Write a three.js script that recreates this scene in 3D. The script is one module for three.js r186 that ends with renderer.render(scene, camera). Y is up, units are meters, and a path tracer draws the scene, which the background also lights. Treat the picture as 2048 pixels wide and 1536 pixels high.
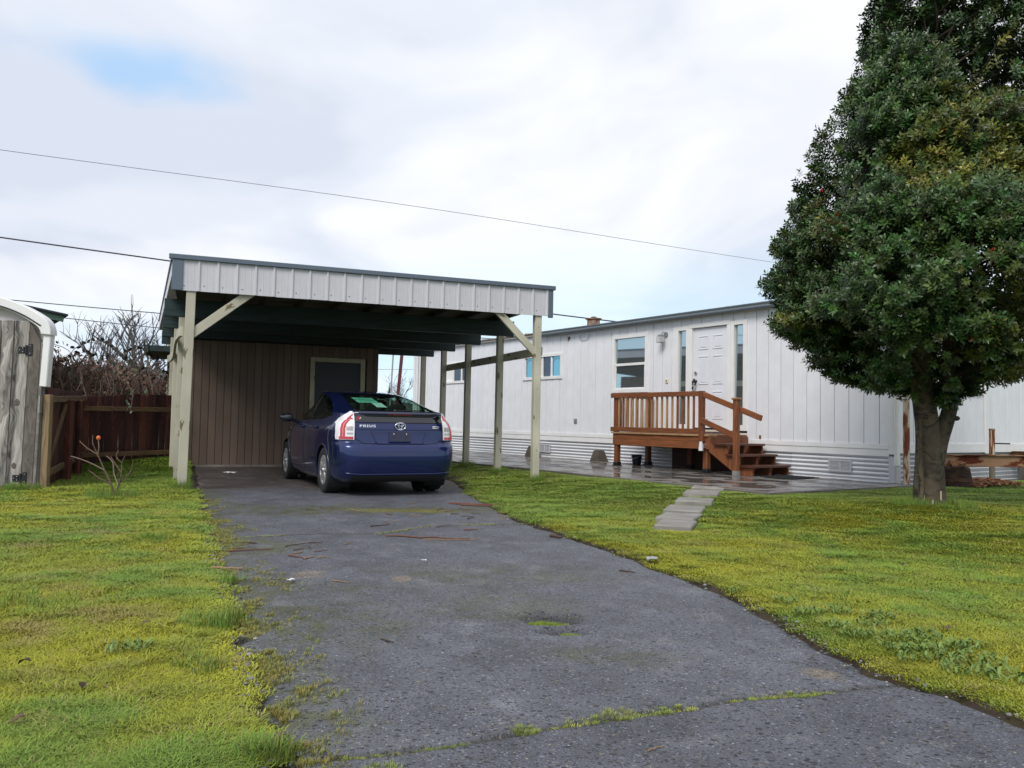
import * as THREE from 'three';
import { mergeGeometries, mergeVertices } from 'three/addons/utils/BufferGeometryUtils.js';
import { FontLoader } from 'three/addons/loaders/FontLoader.js';
import { TextGeometry } from 'three/addons/geometries/TextGeometry.js';

// ---------------------------------------------------------------- camera, sky, sun, exposure
const scene = new THREE.Scene();
const camera = new THREE.PerspectiveCamera(50.92, 4 / 3, 0.1, 1500);
camera.position.set(0, 1.0334, 0);
camera.rotation.set(0.0468, 0, 0.0188);
const renderer = new THREE.WebGLRenderer({ antialias: true });
renderer.setSize(1024, 768);
renderer.toneMapping = THREE.LinearToneMapping;
renderer.toneMappingExposure = 1.62;
renderer.shadowMap.enabled = true;
renderer.shadowMap.type = THREE.PCFSoftShadowMap;

function rand(seed) { let a = seed >>> 0; return () => { a = (a + 0x6D2B79F5) | 0; let t = Math.imul(a ^ (a >>> 15), 1 | a); t = (t + Math.imul(t ^ (t >>> 7), 61 | t)) ^ t; return ((t ^ (t >>> 14)) >>> 0) / 4294967296; }; }
function hash(x, y, z) { let h = Math.imul(x, 374761393) + Math.imul(y, 668265263) + Math.imul(z, 2147483647 - 1274126177); h = Math.imul(h ^ (h >>> 13), 1274126177); return ((h ^ (h >>> 16)) >>> 0) / 4294967296; }
const sm = (t) => t * t * (3 - 2 * t), lerp = (a, b, t) => a + (b - a) * t, clamp = (x, a = 0, b = 1) => Math.min(b, Math.max(a, x));
const step = (a, b, x) => sm(clamp((x - a) / (b - a)));
function vn(x, y, s = 0, px = 0, py = 0) {
  const xi = Math.floor(x), yi = Math.floor(y), fx = sm(x - xi), fy = sm(y - yi);
  const w = (i, p) => (p ? ((i % p) + p) % p : i);
  const a = hash(w(xi, px), w(yi, py), s), b = hash(w(xi + 1, px), w(yi, py), s), c = hash(w(xi, px), w(yi + 1, py), s), d = hash(w(xi + 1, px), w(yi + 1, py), s);
  return lerp(lerp(a, b, fx), lerp(c, d, fx), fy);
}
function fbm(x, y, oct = 4, s = 0) { let v = 0, a = 0.5, n = 0; for (let i = 0; i < oct; i++) { v += a * vn(x, y, s + i * 17); n += a; x = x * 2.03 + 7.1; y = y * 2.03 + 3.7; a *= 0.5; } return v / n; }
function vn3(x, y, z, s = 0) { const zi = Math.floor(z), f = sm(z - zi); return lerp(vn(x, y, s + zi * 131), vn(x, y, s + (zi + 1) * 131), f); }
function fbm3(x, y, z, oct = 4, s = 0) { let v = 0, a = 0.5, n = 0; for (let i = 0; i < oct; i++) { v += a * vn3(x, y, z, s + i * 977); n += a; x = x * 2.02 + 5.2; y = y * 2.02 + 1.3; z = z * 2.02 + 9.4; a *= 0.5; } return v / n; }
function curve(pts) { return (x) => { if (x <= pts[0][0]) return pts[0][1]; for (let i = 1; i < pts.length; i++) if (x <= pts[i][0]) return lerp(pts[i - 1][1], pts[i][1], (x - pts[i - 1][0]) / (pts[i][0] - pts[i - 1][0])); return pts[pts.length - 1][1]; }; }
function smoothCurve(pts) { return (x) => { const n = pts.length; if (x <= pts[0][0]) return pts[0][1]; if (x >= pts[n - 1][0]) return pts[n - 1][1]; let i = 1; while (x > pts[i][0]) i++; const m = (k) => { if (k <= 0) return (pts[1][1] - pts[0][1]) / (pts[1][0] - pts[0][0]); if (k >= n - 1) return (pts[n - 1][1] - pts[n - 2][1]) / (pts[n - 1][0] - pts[n - 2][0]); const a = (pts[k][1] - pts[k - 1][1]) / (pts[k][0] - pts[k - 1][0]), b = (pts[k + 1][1] - pts[k][1]) / (pts[k + 1][0] - pts[k][0]); return a * b <= 0 ? 0 : 2 * a * b / (a + b); }; const h = pts[i][0] - pts[i - 1][0], t = (x - pts[i - 1][0]) / h, t2 = t * t, t3 = t2 * t; return (2 * t3 - 3 * t2 + 1) * pts[i - 1][1] + (t3 - 2 * t2 + t) * h * m(i - 1) + (-2 * t3 + 3 * t2) * pts[i][1] + (t3 - t2) * h * m(i); }; }

// overcast sky: broken white and pale grey cloud over thin blue
{
  const W = 2048, H = 1024, d = new Float32Array(W * H * 4);
  for (let j = 0; j < H; j++) {
    const el = ((j + 0.5) / H - 0.5) * Math.PI, y = Math.sin(el), c = Math.cos(el);
    for (let i = 0; i < W; i++) {
      const az = ((i + 0.5) / W - 0.5) * 2 * Math.PI, x = Math.cos(az) * c, z = Math.sin(az) * c, k = (j * W + i) * 4;
      const q = 1 / (Math.max(y, 0) + 0.22), u = x * q, v = z * q;
      const wx = fbm(u * 1.1 + 4, v * 1.1, 3, 90) - 0.5, wz = fbm(u * 1.1, v * 1.1 + 8, 3, 95) - 0.5;
      const big = fbm(u * 0.8 + wx * 1.3 + 3.3, v * 0.8 + wz * 1.3 + 1.2, 5, 5), fine = fbm(u * 2.6 + wx * 2, v * 2.6 + wz * 2, 6, 31);
      const gap = step(0.30, 0.2, big * 0.8 + fine * 0.2);                                  // holes to the blue
      const grey = step(0.40, 0.60, fbm(u * 1.15 + wx + 9, v * 1.15 + wz, 6, 57)), bright = step(0.38, 0.66, fine);
      let r = lerp(0.585, 0.475, grey) + 0.06 * (bright - 0.5), g = lerp(0.60, 0.51, grey) + 0.055 * (bright - 0.5), b = lerp(0.635, 0.58, grey) + 0.04 * (bright - 0.5);
      const hz = step(0.26, 0.05, y) * step(0.30, 0.52, fbm(u * 0.6 + 1.7, v * 0.6, 4, 77)) * 0.72;     // thinner, bluer cloud low down
      r = lerp(r, 0.40, hz); g = lerp(g, 0.60, hz); b = lerp(b, 0.72, hz);
      r = lerp(r, 0.20, gap); g = lerp(g, 0.38, gap); b = lerp(b, 0.64, gap);
      const dx = az + 2.03, dy = el - 0.375, dn = (fbm(az * 8, el * 14, 4, 61) - 0.5) * 0.22;                // the blue patch, upper left
      const hole = step(0.085, 0.0, Math.hypot(dx * 0.6, dy * 2.2) + dn * 0.55) * 0.62;
      r = lerp(r, 0.19, hole); g = lerp(g, 0.38, hole); b = lerp(b, 0.62, hole);
      d[k] = r; d[k + 1] = g; d[k + 2] = b; d[k + 3] = 1;
    }
  }
  const t = new THREE.DataTexture(d, W, H, THREE.RGBAFormat, THREE.FloatType);
  t.mapping = THREE.EquirectangularReflectionMapping; t.magFilter = THREE.LinearFilter; t.minFilter = THREE.LinearFilter; t.needsUpdate = true;
  scene.background = t; scene.environment = t;
}
const sun = new THREE.DirectionalLight(new THREE.Color(1, 0.97, 0.92), 1.5);
sun.position.set(-14, 34, 19); sun.target.position.set(0, 0, -12); scene.add(sun, sun.target);
sun.castShadow = true; sun.shadow.radius = 46; sun.shadow.mapSize.set(4096, 4096);
Object.assign(sun.shadow.camera, { left: -26, right: 26, top: 26, bottom: -26, near: 1, far: 110 });

// ---------------------------------------------------------------- helpers
const V = (x, y, z) => new THREE.Vector3(x, y, z);
const C = (r, g, b) => new THREE.Color().setRGB(r, g, b);
const used = {};
function numbered(n) { const k = used[n] = (used[n] ?? -1) + 1; return k ? `${n}_${String(k).padStart(3, '0')}` : n; }
function tag(o, label, category, group) { o.userData.label = label; o.userData.category = category; if (group) o.userData.group = group; return o; }
function thing(name, label, category, pos = [0, 0, 0], turn = 0, group) {
  const o = new THREE.Group(); o.name = numbered(name); o.position.set(...pos); o.rotation.y = turn; scene.add(o); return tag(o, label, category, group);
}
function part(name, geo, mat, parent, label) {
  const o = new THREE.Mesh(Array.isArray(geo) ? merge(geo) : geo, mat); o.name = name; if (label) o.userData.label = label; parent.add(o); return o;
}
function solo(name, geo, mat, label, category, group) { const o = new THREE.Mesh(Array.isArray(geo) ? merge(geo) : geo, mat); o.name = numbered(name); scene.add(o); return tag(o, label, category, group); }
function struct(name, geo, mat) { const o = new THREE.Mesh(geo, mat); o.name = name; o.userData.kind = 'structure'; scene.add(o); return o; }
function merge(list) {
  const gs = list.filter(Boolean).map((g) => { g = g.index ? g.toNonIndexed() : g; for (const k of Object.keys(g.attributes)) if (!['position', 'normal', 'uv', 'color'].includes(k)) g.deleteAttribute(k); if (!g.attributes.uv) g.setAttribute('uv', new THREE.Float32BufferAttribute(new Float32Array(g.attributes.position.count * 2), 2)); return g; });
  const col = gs.some((g) => g.attributes.color);
  if (col) for (const g of gs) if (!g.attributes.color) g.setAttribute('color', new THREE.Float32BufferAttribute(new Float32Array(g.attributes.position.count * 3).fill(1), 3));
  return gs.length === 1 ? gs[0] : mergeGeometries(gs);
}
function geom(pos, idx, uv, col) { const g = new THREE.BufferGeometry(); g.setAttribute('position', new THREE.Float32BufferAttribute(pos, 3)); if (uv) g.setAttribute('uv', new THREE.Float32BufferAttribute(uv, 2)); if (col) g.setAttribute('color', new THREE.Float32BufferAttribute(col, 3)); if (idx) g.setIndex(idx); g.computeVertexNormals(); return g; }
const jr = rand(4242);
// box with chamfered edges; uv in metres, v along the longest side, shifted at random so that grain differs from piece to piece
function cbox(w, h, d, c = 0.003) {
  const s = [w / 2, h / 2, d / 2]; c = Math.min(c, ...s.map((x) => x * 0.8));
  const P = (sg, ax) => [0, 1, 2].map((k) => sg[k] * (k === ax ? s[k] : s[k] - c));
  const tri = [], quad = (a, b, e, f) => tri.push([a, b, e], [a, e, f]);
  for (let a = 0; a < 3; a++) { const b = (a + 1) % 3, e = (a + 2) % 3; for (const q of [-1, 1]) { const m = (i, j) => { const g = [0, 0, 0]; g[a] = q; g[b] = i; g[e] = j; return P(g, a); }; quad(m(-1, -1), m(1, -1), m(1, 1), m(-1, 1)); } 
    for (const i of [-1, 1]) for (const j of [-1, 1]) { const m = (k, ax) => { const g = [0, 0, 0]; g[a] = k; g[b] = i; g[e] = j; return P(g, ax); }; quad(m(-1, b), m(1, b), m(1, e), m(-1, e)); } }
  for (const x of [-1, 1]) for (const y of [-1, 1]) for (const z of [-1, 1]) tri.push([P([x, y, z], 0), P([x, y, z], 1), P([x, y, z], 2)]);
  const pos = [], nor = [], uv = [], long = s.indexOf(Math.max(...s)), ou = jr() * 7, ov = jr() * 7;
  for (const t of tri) {
    const A = V(...t[0]), n = V(...t[1]).sub(A).cross(V(...t[2]).sub(A)).normalize(), mid = V(...t[0]).add(V(...t[1])).add(V(...t[2]));
    const tt = n.dot(mid) < 0 ? (n.negate(), [t[0], t[2], t[1]]) : t;
    const an = [Math.abs(n.x), Math.abs(n.y), Math.abs(n.z)], ax = an.indexOf(Math.max(...an));
    let [i, j] = [0, 1, 2].filter((k) => k !== ax); if (i === long) [i, j] = [j, i];
    for (const p of tt) { pos.push(...p); nor.push(n.x, n.y, n.z); uv.push(p[i] + ou, p[j] + ov); }
  }
  const g = new THREE.BufferGeometry(); g.setAttribute('position', new THREE.Float32BufferAttribute(pos, 3)); g.setAttribute('normal', new THREE.Float32BufferAttribute(nor, 3)); g.setAttribute('uv', new THREE.Float32BufferAttribute(uv, 2)); return g;
}
const bx = (x0, x1, y0, y1, z0, z1, c) => cbox(x1 - x0, y1 - y0, z1 - z0, c).translate((x0 + x1) / 2, (y0 + y1) / 2, (z0 + z1) / 2);
function bar(p, q, w, h, c = 0.003, up = V(0, 1, 0)) {            // a board from p to q: w across, h along «up»
  const P = V(...p), Q = V(...q), z = Q.clone().sub(P), L = z.length(); z.normalize(); const x = up.clone().cross(z).normalize(), y = z.clone().cross(x);
  return cbox(w, h, L, c).applyMatrix4(new THREE.Matrix4().makeBasis(x, y, z).setPosition(P.add(Q).multiplyScalar(0.5)));
}
function tube(pts, r, seg = 8, radial = 6, taper) {               // radius may taper along the curve
  const cv = new THREE.CatmullRomCurve3(pts.map((p) => V(...p))), g = new THREE.TubeGeometry(cv, seg, 1, radial, false), p = g.attributes.position;
  for (let i = 0; i <= seg; i++) { const c = cv.getPointAt(i / seg), rr = taper ? lerp(r, taper, i / seg) : r; for (let k = 0; k <= radial; k++) { const n = i * (radial + 1) + k; p.setXYZ(n, c.x + (p.getX(n) - c.x) * rr, c.y + (p.getY(n) - c.y) * rr, c.z + (p.getZ(n) - c.z) * rr); } }
  return g;
}
const cyl = (r0, r1, h, n = 16) => new THREE.CylinderGeometry(r1, r0, h, n).translate(0, h / 2, 0);
function tex(w, h, fn, srgb = true, rep = 1) {
  const d = new Uint8Array(w * h * 4); for (let j = 0; j < h; j++) for (let i = 0; i < w; i++) { const v = fn(i, j), k = (j * w + i) * 4; const [r, g, b] = Array.isArray(v) ? v : [v, v, v]; d[k] = clamp(r) * 255; d[k + 1] = clamp(g) * 255; d[k + 2] = clamp(b) * 255; d[k + 3] = 255; }
  const t = new THREE.DataTexture(d, w, h); t.wrapS = t.wrapT = THREE.RepeatWrapping; t.magFilter = THREE.LinearFilter; t.minFilter = THREE.LinearMipmapLinearFilter; t.generateMipmaps = true; if (srgb) t.colorSpace = THREE.SRGBColorSpace; t.repeat.set(rep, rep); t.needsUpdate = true; return t;
}
const again = (t, u, v = u) => { const c = t.clone(); c.repeat.set(u, v); c.needsUpdate = true; return c; };
function tfbm(x, y, p, oct, s, py = p) { let v = 0, a = 0.5, n = 0; for (let i = 0; i < oct; i++) { v += a * vn(x, y, s + i * 13, p, py); n += a; x *= 2; y *= 2; p *= 2; py *= 2; a *= 0.5; } return v / n; }

// ---------------------------------------------------------------- textures (surface grain only)
const T = {};
{
  const N = 512;
  // wood grain: one metre square, fibres run along v
  const gr = (i, j, warp) => { const u = i / N, v = j / N, w = (tfbm(u * 4, v * 2, 4, 3, 7, 2) - 0.5) * warp; const a = vn((u + w) * 40, v * 3, 3, 40, 3), b = vn((u + w * 0.6) * 128, v * 8, 9, 128, 8), c = tfbm(u * 3, v * 3, 3, 4, 21); return 0.5 * a + 0.3 * b + 0.2 * c; };
  const G = new Float32Array(N * N); for (let j = 0; j < N; j++) for (let i = 0; i < N; i++) G[j * N + i] = gr(i, j, 0.16);
  T.wood = tex(N, N, (i, j) => { const g = G[j * N + i]; return 0.74 + 0.42 * (g - 0.5); });
  T.woodBump = tex(N, N, (i, j) => G[j * N + i], false);
  // weathered grey board: strong figure with dark cracks
  T.weather = tex(N, N, (i, j) => { const u = i / N, v = j / N, w = (tfbm(u * 5, v * 3, 5, 3, 55, 3) - 0.5) * 0.5; const a = vn((u + w) * 26, v * 2, 71, 26, 2), b = vn((u + w * 0.5) * 110, v * 6, 73, 110, 6), st = step(0.6, 0.8, tfbm(u * 6, v * 1, 6, 4, 79, 1)); const g = 0.86 + 0.34 * (a - 0.5) + 0.24 * (b - 0.5) - 0.42 * st; return [g, g * 0.985, g * 0.965]; });
  T.weatherBump = tex(N, N, (i, j) => { const u = i / N, v = j / N, w = (tfbm(u * 5, v * 3, 5, 3, 55, 3) - 0.5) * 0.5; return 0.6 * vn((u + w) * 26, v * 2, 71, 26, 2) + 0.4 * vn((u + w * 0.5) * 110, v * 6, 73, 110, 6); }, false);
  // flat paint with faint dirt
  T.paint = tex(N, N, (i, j) => { const u = i / N, v = j / N, a = tfbm(u * 4, v * 4, 4, 5, 101), s = tfbm(u * 24, v * 2, 24, 3, 103, 2), f = hash(i, j, 5); const spot = f > 0.9994 ? -0.22 : 0; const g = 0.965 + 0.05 * (a - 0.5) + 0.022 * (s - 0.5) + 0.014 * (f - 0.5) + spot; return [g, g * (0.998 - 0.006 * (1 - a)), g * (0.998 - 0.016 * (1 - a))]; });
  T.paintBump = tex(N, N, (i, j) => { const u = i / N, v = j / N; return 0.5 * vn(u * 90, v * 7, 111, 90, 7) + 0.5 * tfbm(u * 16, v * 16, 16, 3, 113); }, false);
  // old paint on posts: scuffs and chips
  T.post = tex(N, N, (i, j) => { const u = i / N, v = j / N, a = tfbm(u * 6, v * 2, 6, 5, 121, 2), c = tfbm(u * 14, v * 5, 14, 4, 127, 5); const chip = step(0.70, 0.76, c), g = 0.9 + 0.2 * (a - 0.5); return [g * lerp(1, 0.62, chip), g * lerp(0.99, 0.55, chip), g * lerp(0.965, 0.46, chip)]; });
  T.concrete = tex(N, N, (i, j) => { const u = i / N, v = j / N, a = tfbm(u * 5, v * 5, 5, 6, 131), f = hash(i, j, 9); const g = 0.82 + 0.34 * (a - 0.5) + 0.1 * (f - 0.5); return [g, g * 0.985, g * 0.96]; });
  T.wet = tex(N, N, (i, j) => { const u = i / N, v = j / N, a = tfbm(u * 3, v * 3, 3, 5, 141); return 0.06 + 0.5 * step(0.47, 0.6, a) + 0.06 * hash(i, j, 3); }, false);
  // rust on thin paint
  T.rust = tex(N, N, (i, j) => { const u = i / N, v = j / N, a = tfbm(u * 8, v * 3, 8, 6, 151, 3), f = tfbm(u * 40, v * 40, 40, 3, 157), k = step(0.44, 0.58, a + 0.16 * (f - 0.5)); return [lerp(0.86, 0.50 + 0.25 * (f - 0.5), k), lerp(0.82, 0.27 + 0.2 * (f - 0.5), k), lerp(0.76, 0.15 + 0.12 * (f - 0.5), k)]; });
  T.bark = tex(N, N, (i, j) => { const u = i / N, v = j / N, w = (tfbm(u * 4, v * 4, 4, 3, 161) - 0.5) * 0.3; const ring = vn(u * 5, (v + w) * 34, 163, 5, 34), a = tfbm(u * 6, v * 6, 6, 5, 167), l = step(0.56, 0.68, tfbm(u * 9, v * 9, 9, 4, 169)); const g = 0.56 + 0.75 * (a - 0.5) - 0.2 * step(0.6, 0.84, ring); return [lerp(g, 0.72, l * 0.5), lerp(g * 0.93, 0.74, l * 0.5), lerp(g * 0.84, 0.64, l * 0.5)]; });
  T.barkBump = tex(N, N, (i, j) => { const u = i / N, v = j / N, w = (tfbm(u * 4, v * 4, 4, 3, 161) - 0.5) * 0.3; return 0.3 * (1 - step(0.5, 0.95, vn(u * 5, (v + w) * 34, 163, 5, 34))) + 0.7 * tfbm(u * 12, v * 12, 12, 4, 173); }, false);
  T.soil = tex(N, N, (i, j) => { const u = i / N, v = j / N; return 0.72 + 0.5 * (tfbm(u * 10, v * 10, 10, 5, 181) - 0.5) + 0.24 * (hash(i, j, 13) - 0.5); });
}
{ // asphalt: 1.5 m tile of rolled stones in worn binder
  const N = 1024, col = new Float32Array(N * N), hgt = new Float32Array(N * N), tint = new Float32Array(N * N), r = rand(91);
  for (let j = 0; j < N; j++) for (let i = 0; i < N; i++) { const a = tfbm(i / N * 8, j / N * 8, 8, 5, 191); col[j * N + i] = 0.42 + 0.2 * (a - 0.5) + 0.12 * (r() - 0.5); hgt[j * N + i] = 0.18 + 0.3 * (a - 0.5); }
  for (let n = 0; n < 26000; n++) {
    const cx = r() * N, cy = r() * N, big = r() < 0.04, ra = big ? 3.5 + 3 * r() : 1.4 + 2.0 * r(), rb = ra * (0.55 + 0.4 * r()), th = r() * 3.14, sh = r(), g = sh < 0.3 ? 0.22 + 0.14 * r() : sh > 0.97 && !big ? 0.74 + 0.2 * r() : 0.46 + 0.2 * r(), h = 0.35 + 0.6 * r(), w = r() < 0.12 ? 1 : 0, c = Math.cos(th), s = Math.sin(th), R = Math.ceil(ra);
    for (let y = -R; y <= R; y++) for (let x = -R; x <= R; x++) { const e = Math.hypot((x * c + y * s) / ra, (-x * s + y * c) / rb); if (e > 1) continue; const k = ((Math.floor(cy + y) + N) % N) * N + (Math.floor(cx + x) + N) % N; col[k] = lerp(col[k], g, 0.85); hgt[k] = h * Math.sqrt(1 - e * e) * 0.7 + 0.3 * h; tint[k] = w; }
  }
  for (let n = 0; n < 1500; n++) { const cx = r() * N, cy = r() * N, ra = 2.5 + 6 * r() * r(), rb = ra * (0.4 + 0.5 * r()); for (let y = -9; y <= 9; y++) for (let x = -9; x <= 9; x++) { const e = Math.hypot(x / ra, y / rb); if (e > 1) continue; const k = ((Math.floor(cy + y) + N) % N) * N + (Math.floor(cx + x) + N) % N; hgt[k] = Math.min(hgt[k], e * 0.1); col[k] = 0.2; tint[k] = 0; } }
  T.asphalt = tex(N, N, (i, j) => { const k = j * N + i, g = col[k]; return tint[k] ? [g * 1.1, g * 1.0, g * 0.84] : [g * 0.975, g * 0.99, g * 1.03]; });
  T.asphaltBump = tex(N, N, (i, j) => hgt[j * N + i], false);
}
const M = {};
const std = (o) => new THREE.MeshStandardMaterial(o), phys = (o) => new THREE.MeshPhysicalMaterial(o);
const wood = (c, rough = 0.75, bs = 0.0012) => std({ color: c, roughness: rough, map: T.wood, bumpMap: T.woodBump, bumpScale: bs });
const painted = (c, rough = 0.55) => std({ color: c, roughness: rough, map: T.paint, bumpMap: T.paintBump, bumpScale: 0.0006 });
Object.assign(M, {
  siding: [0, 1, 2, 3].map((k) => painted(C(0.83 - 0.008 * k, 0.845 - 0.008 * k, 0.885 - 0.007 * k))),
  trim: painted(C(0.85, 0.85, 0.85)), door: painted(C(0.79, 0.81, 0.87), 0.4), sheath: std({ color: C(0.3, 0.31, 0.33), roughness: 0.9 }),
  skirt: std({ color: C(0.78, 0.79, 0.82), roughness: 0.42, metalness: 0.0, map: T.paint }),
  gutter: std({ color: C(0.17, 0.2, 0.23), roughness: 0.5, map: T.paint }), drip: painted(C(0.7, 0.69, 0.67)), roofMetal: std({ color: C(0.42, 0.40, 0.39), roughness: 0.6, map: T.rust }),
  glass: phys({ color: C(0.46, 0.53, 0.55), roughness: 0.03, metalness: 0.88 }), glassTeal: phys({ color: C(0.22, 0.50, 0.60), roughness: 0.12, metalness: 0.7 }), glassDark: phys({ color: C(0.10, 0.12, 0.15), roughness: 0.05, metalness: 0.7 }),
  post: std({ color: C(0.62, 0.60, 0.50), roughness: 0.7, map: T.post, bumpMap: T.woodBump, bumpScale: 0.0015 }),
  girt: std({ color: C(0.56, 0.53, 0.42), roughness: 0.7, map: T.post, bumpMap: T.woodBump, bumpScale: 0.0015 }),
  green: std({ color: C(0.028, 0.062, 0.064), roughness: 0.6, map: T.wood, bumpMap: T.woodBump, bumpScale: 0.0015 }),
  fascia: [0, 1, 2].map((k) => std({ color: C(0.62 - 0.012 * k, 0.62 - 0.012 * k, 0.66 - 0.01 * k), roughness: 0.42, map: T.paint })),
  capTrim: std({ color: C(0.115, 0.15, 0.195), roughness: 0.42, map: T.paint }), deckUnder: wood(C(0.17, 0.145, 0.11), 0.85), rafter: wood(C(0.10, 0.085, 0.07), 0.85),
  screw: std({ color: C(0.05, 0.05, 0.055), roughness: 0.5, metalness: 0.6 }), steel: std({ color: C(0.55, 0.56, 0.57), roughness: 0.35, metalness: 0.9 }), black: std({ color: C(0.012, 0.012, 0.014), roughness: 0.5 }), rubber: std({ color: C(0.014, 0.014, 0.015), roughness: 0.85 }),
  brown: [0, 1, 2].map((k) => std({ color: C(0.165 - 0.014 * k, 0.118 - 0.011 * k, 0.090 - 0.009 * k), roughness: 0.7, map: T.paint, bumpMap: T.woodBump, bumpScale: 0.001 })), brownDark: std({ color: C(0.03, 0.024, 0.02), roughness: 0.9 }), shedDoor: std({ color: C(0.05, 0.055, 0.065), roughness: 0.6, map: T.paint }), cream: std({ color: C(0.52, 0.49, 0.36), roughness: 0.65, map: T.post }),
  cedar: [0, 1, 2, 3].map((k) => wood(C(0.38 - 0.045 * k, 0.125 - 0.017 * k, 0.042 - 0.004 * k), 0.6)), cedarPale: [0, 1, 2].map((k) => wood(C(0.72 - 0.09 * k, 0.43 - 0.075 * k, 0.21 - 0.045 * k), 0.65)), tread: wood(C(0.15, 0.048, 0.024), 0.35),
  weather: [0, 1, 2].map((k) => std({ color: C(0.47 - 0.13 * k, 0.45 - 0.13 * k, 0.43 - 0.13 * k), roughness: 0.9, map: T.weather, bumpMap: T.weatherBump, bumpScale: 0.004 })),
  fence: [0, 1, 2, 3].map((k) => std({ color: C(0.15 - 0.028 * k, 0.042 - 0.008 * k, 0.027 - 0.004 * k), roughness: 0.8, map: T.weather, bumpMap: T.weatherBump, bumpScale: 0.003 })), fenceRail: wood(C(0.26, 0.15, 0.075), 0.85), fencePost: wood(C(0.42, 0.29, 0.16), 0.85),
  concrete: std({ color: C(0.27, 0.26, 0.245), roughness: 0.85, map: T.concrete }), block: std({ color: C(0.12, 0.10, 0.085), roughness: 0.9, map: T.concrete }), wetSlab: std({ color: C(0.215, 0.20, 0.19), roughness: 1, roughnessMap: T.wet, map: T.concrete }), stone: std({ color: C(0.36, 0.35, 0.33), roughness: 0.7, map: T.concrete }),
  rust: std({ color: C(0.85, 0.8, 0.74), roughness: 0.85, map: T.rust }), rustBeam: std({ color: C(0.46, 0.31, 0.21), roughness: 0.9, map: T.rust }), rustDark: std({ color: C(0.42, 0.36, 0.32), roughness: 0.9, map: T.rust }),
  bark: std({ color: C(0.21, 0.19, 0.155), roughness: 0.9, map: T.bark, bumpMap: T.barkBump, bumpScale: 0.006 }), twig: std({ color: C(0.11, 0.075, 0.05), roughness: 0.85 }), greyTwig: std({ color: C(0.13, 0.115, 0.115), roughness: 0.9 }), cane: std({ color: C(0.17, 0.10, 0.075), roughness: 0.85 }),
  wire: std({ color: C(0.03, 0.032, 0.045), roughness: 0.6 }), wireThin: std({ color: C(0.2, 0.2, 0.22), roughness: 0.6 }),
});
// ---------------------------------------------------------------- ground
// house frame (x along the front wall, z outwards) and carport frame
const HOUSE = { at: [3.7056, 0, -16.5167], turn: -0.964 }, PORT = { at: [-4.5374, 0, -11.2039], turn: 0.37 };
const frame = (f) => new THREE.Matrix4().makeRotationY(f.turn).setPosition(...f.at);
const HM = frame(HOUSE), HI = HM.clone().invert(), PM = frame(PORT), PI_ = PM.clone().invert();
const toHouse = (x, z) => V(x, 0, z).applyMatrix4(HI), toPort = (x, z) => V(x, 0, z).applyMatrix4(PI_);
const leftPts = [[-17.8, -6.7], [-16.2, -6.35], [-12.58, -4.85], [-11.2, -4.3], [-10.96, -4.2], [-9.18, -3.47], [-6.94, -2.53], [-5.49, -1.94], [-4.48, -1.5], [-3.88, -1.24], [-3.42, -1.06], [-3.06, -0.9], [-2.77, -0.76], [-2.44, -0.6], [-2.0, -1.0], [-1.2, -3.2], [0, -6.4], [3, -9]];
const rightPts = [[-17.8, -2.3], [-14.14, -1.05], [-11.73, -0.61], [-9.24, -0.11], [-8.29, 0.16], [-7.43, 0.52], [-6.58, 0.8], [-5.87, 1.04], [-5.36, 1.19], [-4.98, 1.3], [-4.59, 1.39], [-4.2, 1.45], [-3.74, 1.49], [-3.41, 1.54], [-3.22, 1.68], [-3.06, 1.76], [-2.89, 1.83], [-2.4, 2.7], [-1.5, 5.4], [0, 9], [3, 12]];
const leftC = curve(leftPts), rightC = curve(rightPts);
const leftE = (z) => leftC(z) + 0.10 * (fbm(z * 2.3, 3.1, 3, 201) - 0.5) + 0.07 * (vn(z * 11, 1, 203) - 0.5), rightE = (z) => rightC(z) + 0.09 * (fbm(z * 2.1, 8.1, 3, 205) - 0.5) + 0.06 * (vn(z * 12, 5, 207) - 0.5);
const crackA = curve([[-0.7, -2.46], [-0.3, -2.58], [0.08, -2.76], [0.38, -2.89], [0.93, -3.13], [1.2, -3.2], [1.47, -3.28], [1.9, -3.42]]), crackB = curve([[-2.6, -6.72], [-2.42, -6.8], [-2.21, -7.07], [-1.69, -7.26], [-1.17, -7.37], [-0.98, -7.6], [-0.82, -7.91], [-0.34, -8.13], [0.16, -8.28]]);
const crackAz = (x) => crackA(x) + 0.03 * (fbm(x * 6, 2, 3, 211) - 0.5), crackBz = (x) => crackB(x) + 0.07 * (fbm(x * 5, 4, 3, 213) - 0.5);
const inDrive = (x, z) => x > leftE(z) && x < rightE(z) && z > -17.8;
const driveIn = (x, z) => Math.min(x - leftE(z), rightE(z) - x);       // metres inside (negative: outside)
const hole = (x, z) => { const a = Math.hypot((x - 0.22) / 0.17, (z + 4.33) / 0.14), b = Math.hypot((x - 0.27) / 0.15, (z + 4.06) / 0.07), n = 0.5 * (fbm(x * 14, z * 14, 3, 221) - 0.5); return Math.max(step(1.25, 0.6, a + n), 0.6 * step(1.2, 0.6, b + n)); };
function driveY(x, z) {
  let y = 0.012 * (fbm(x * 0.9, z * 0.9, 3, 231) - 0.5) + 0.006 * (fbm(x * 6, z * 6, 3, 233) - 0.5);
  y -= 0.05 * hole(x, z);
  y -= 0.012 * step(0.022, 0.004, Math.abs(z - crackAz(x))) * (x > -0.7 ? 1 : 0); y -= 0.008 * step(0.03, 0.006, Math.abs(z - crackBz(x))) * (x > -2.6 && x < 0.2 ? 1 : 0);
  return y;
}
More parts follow.
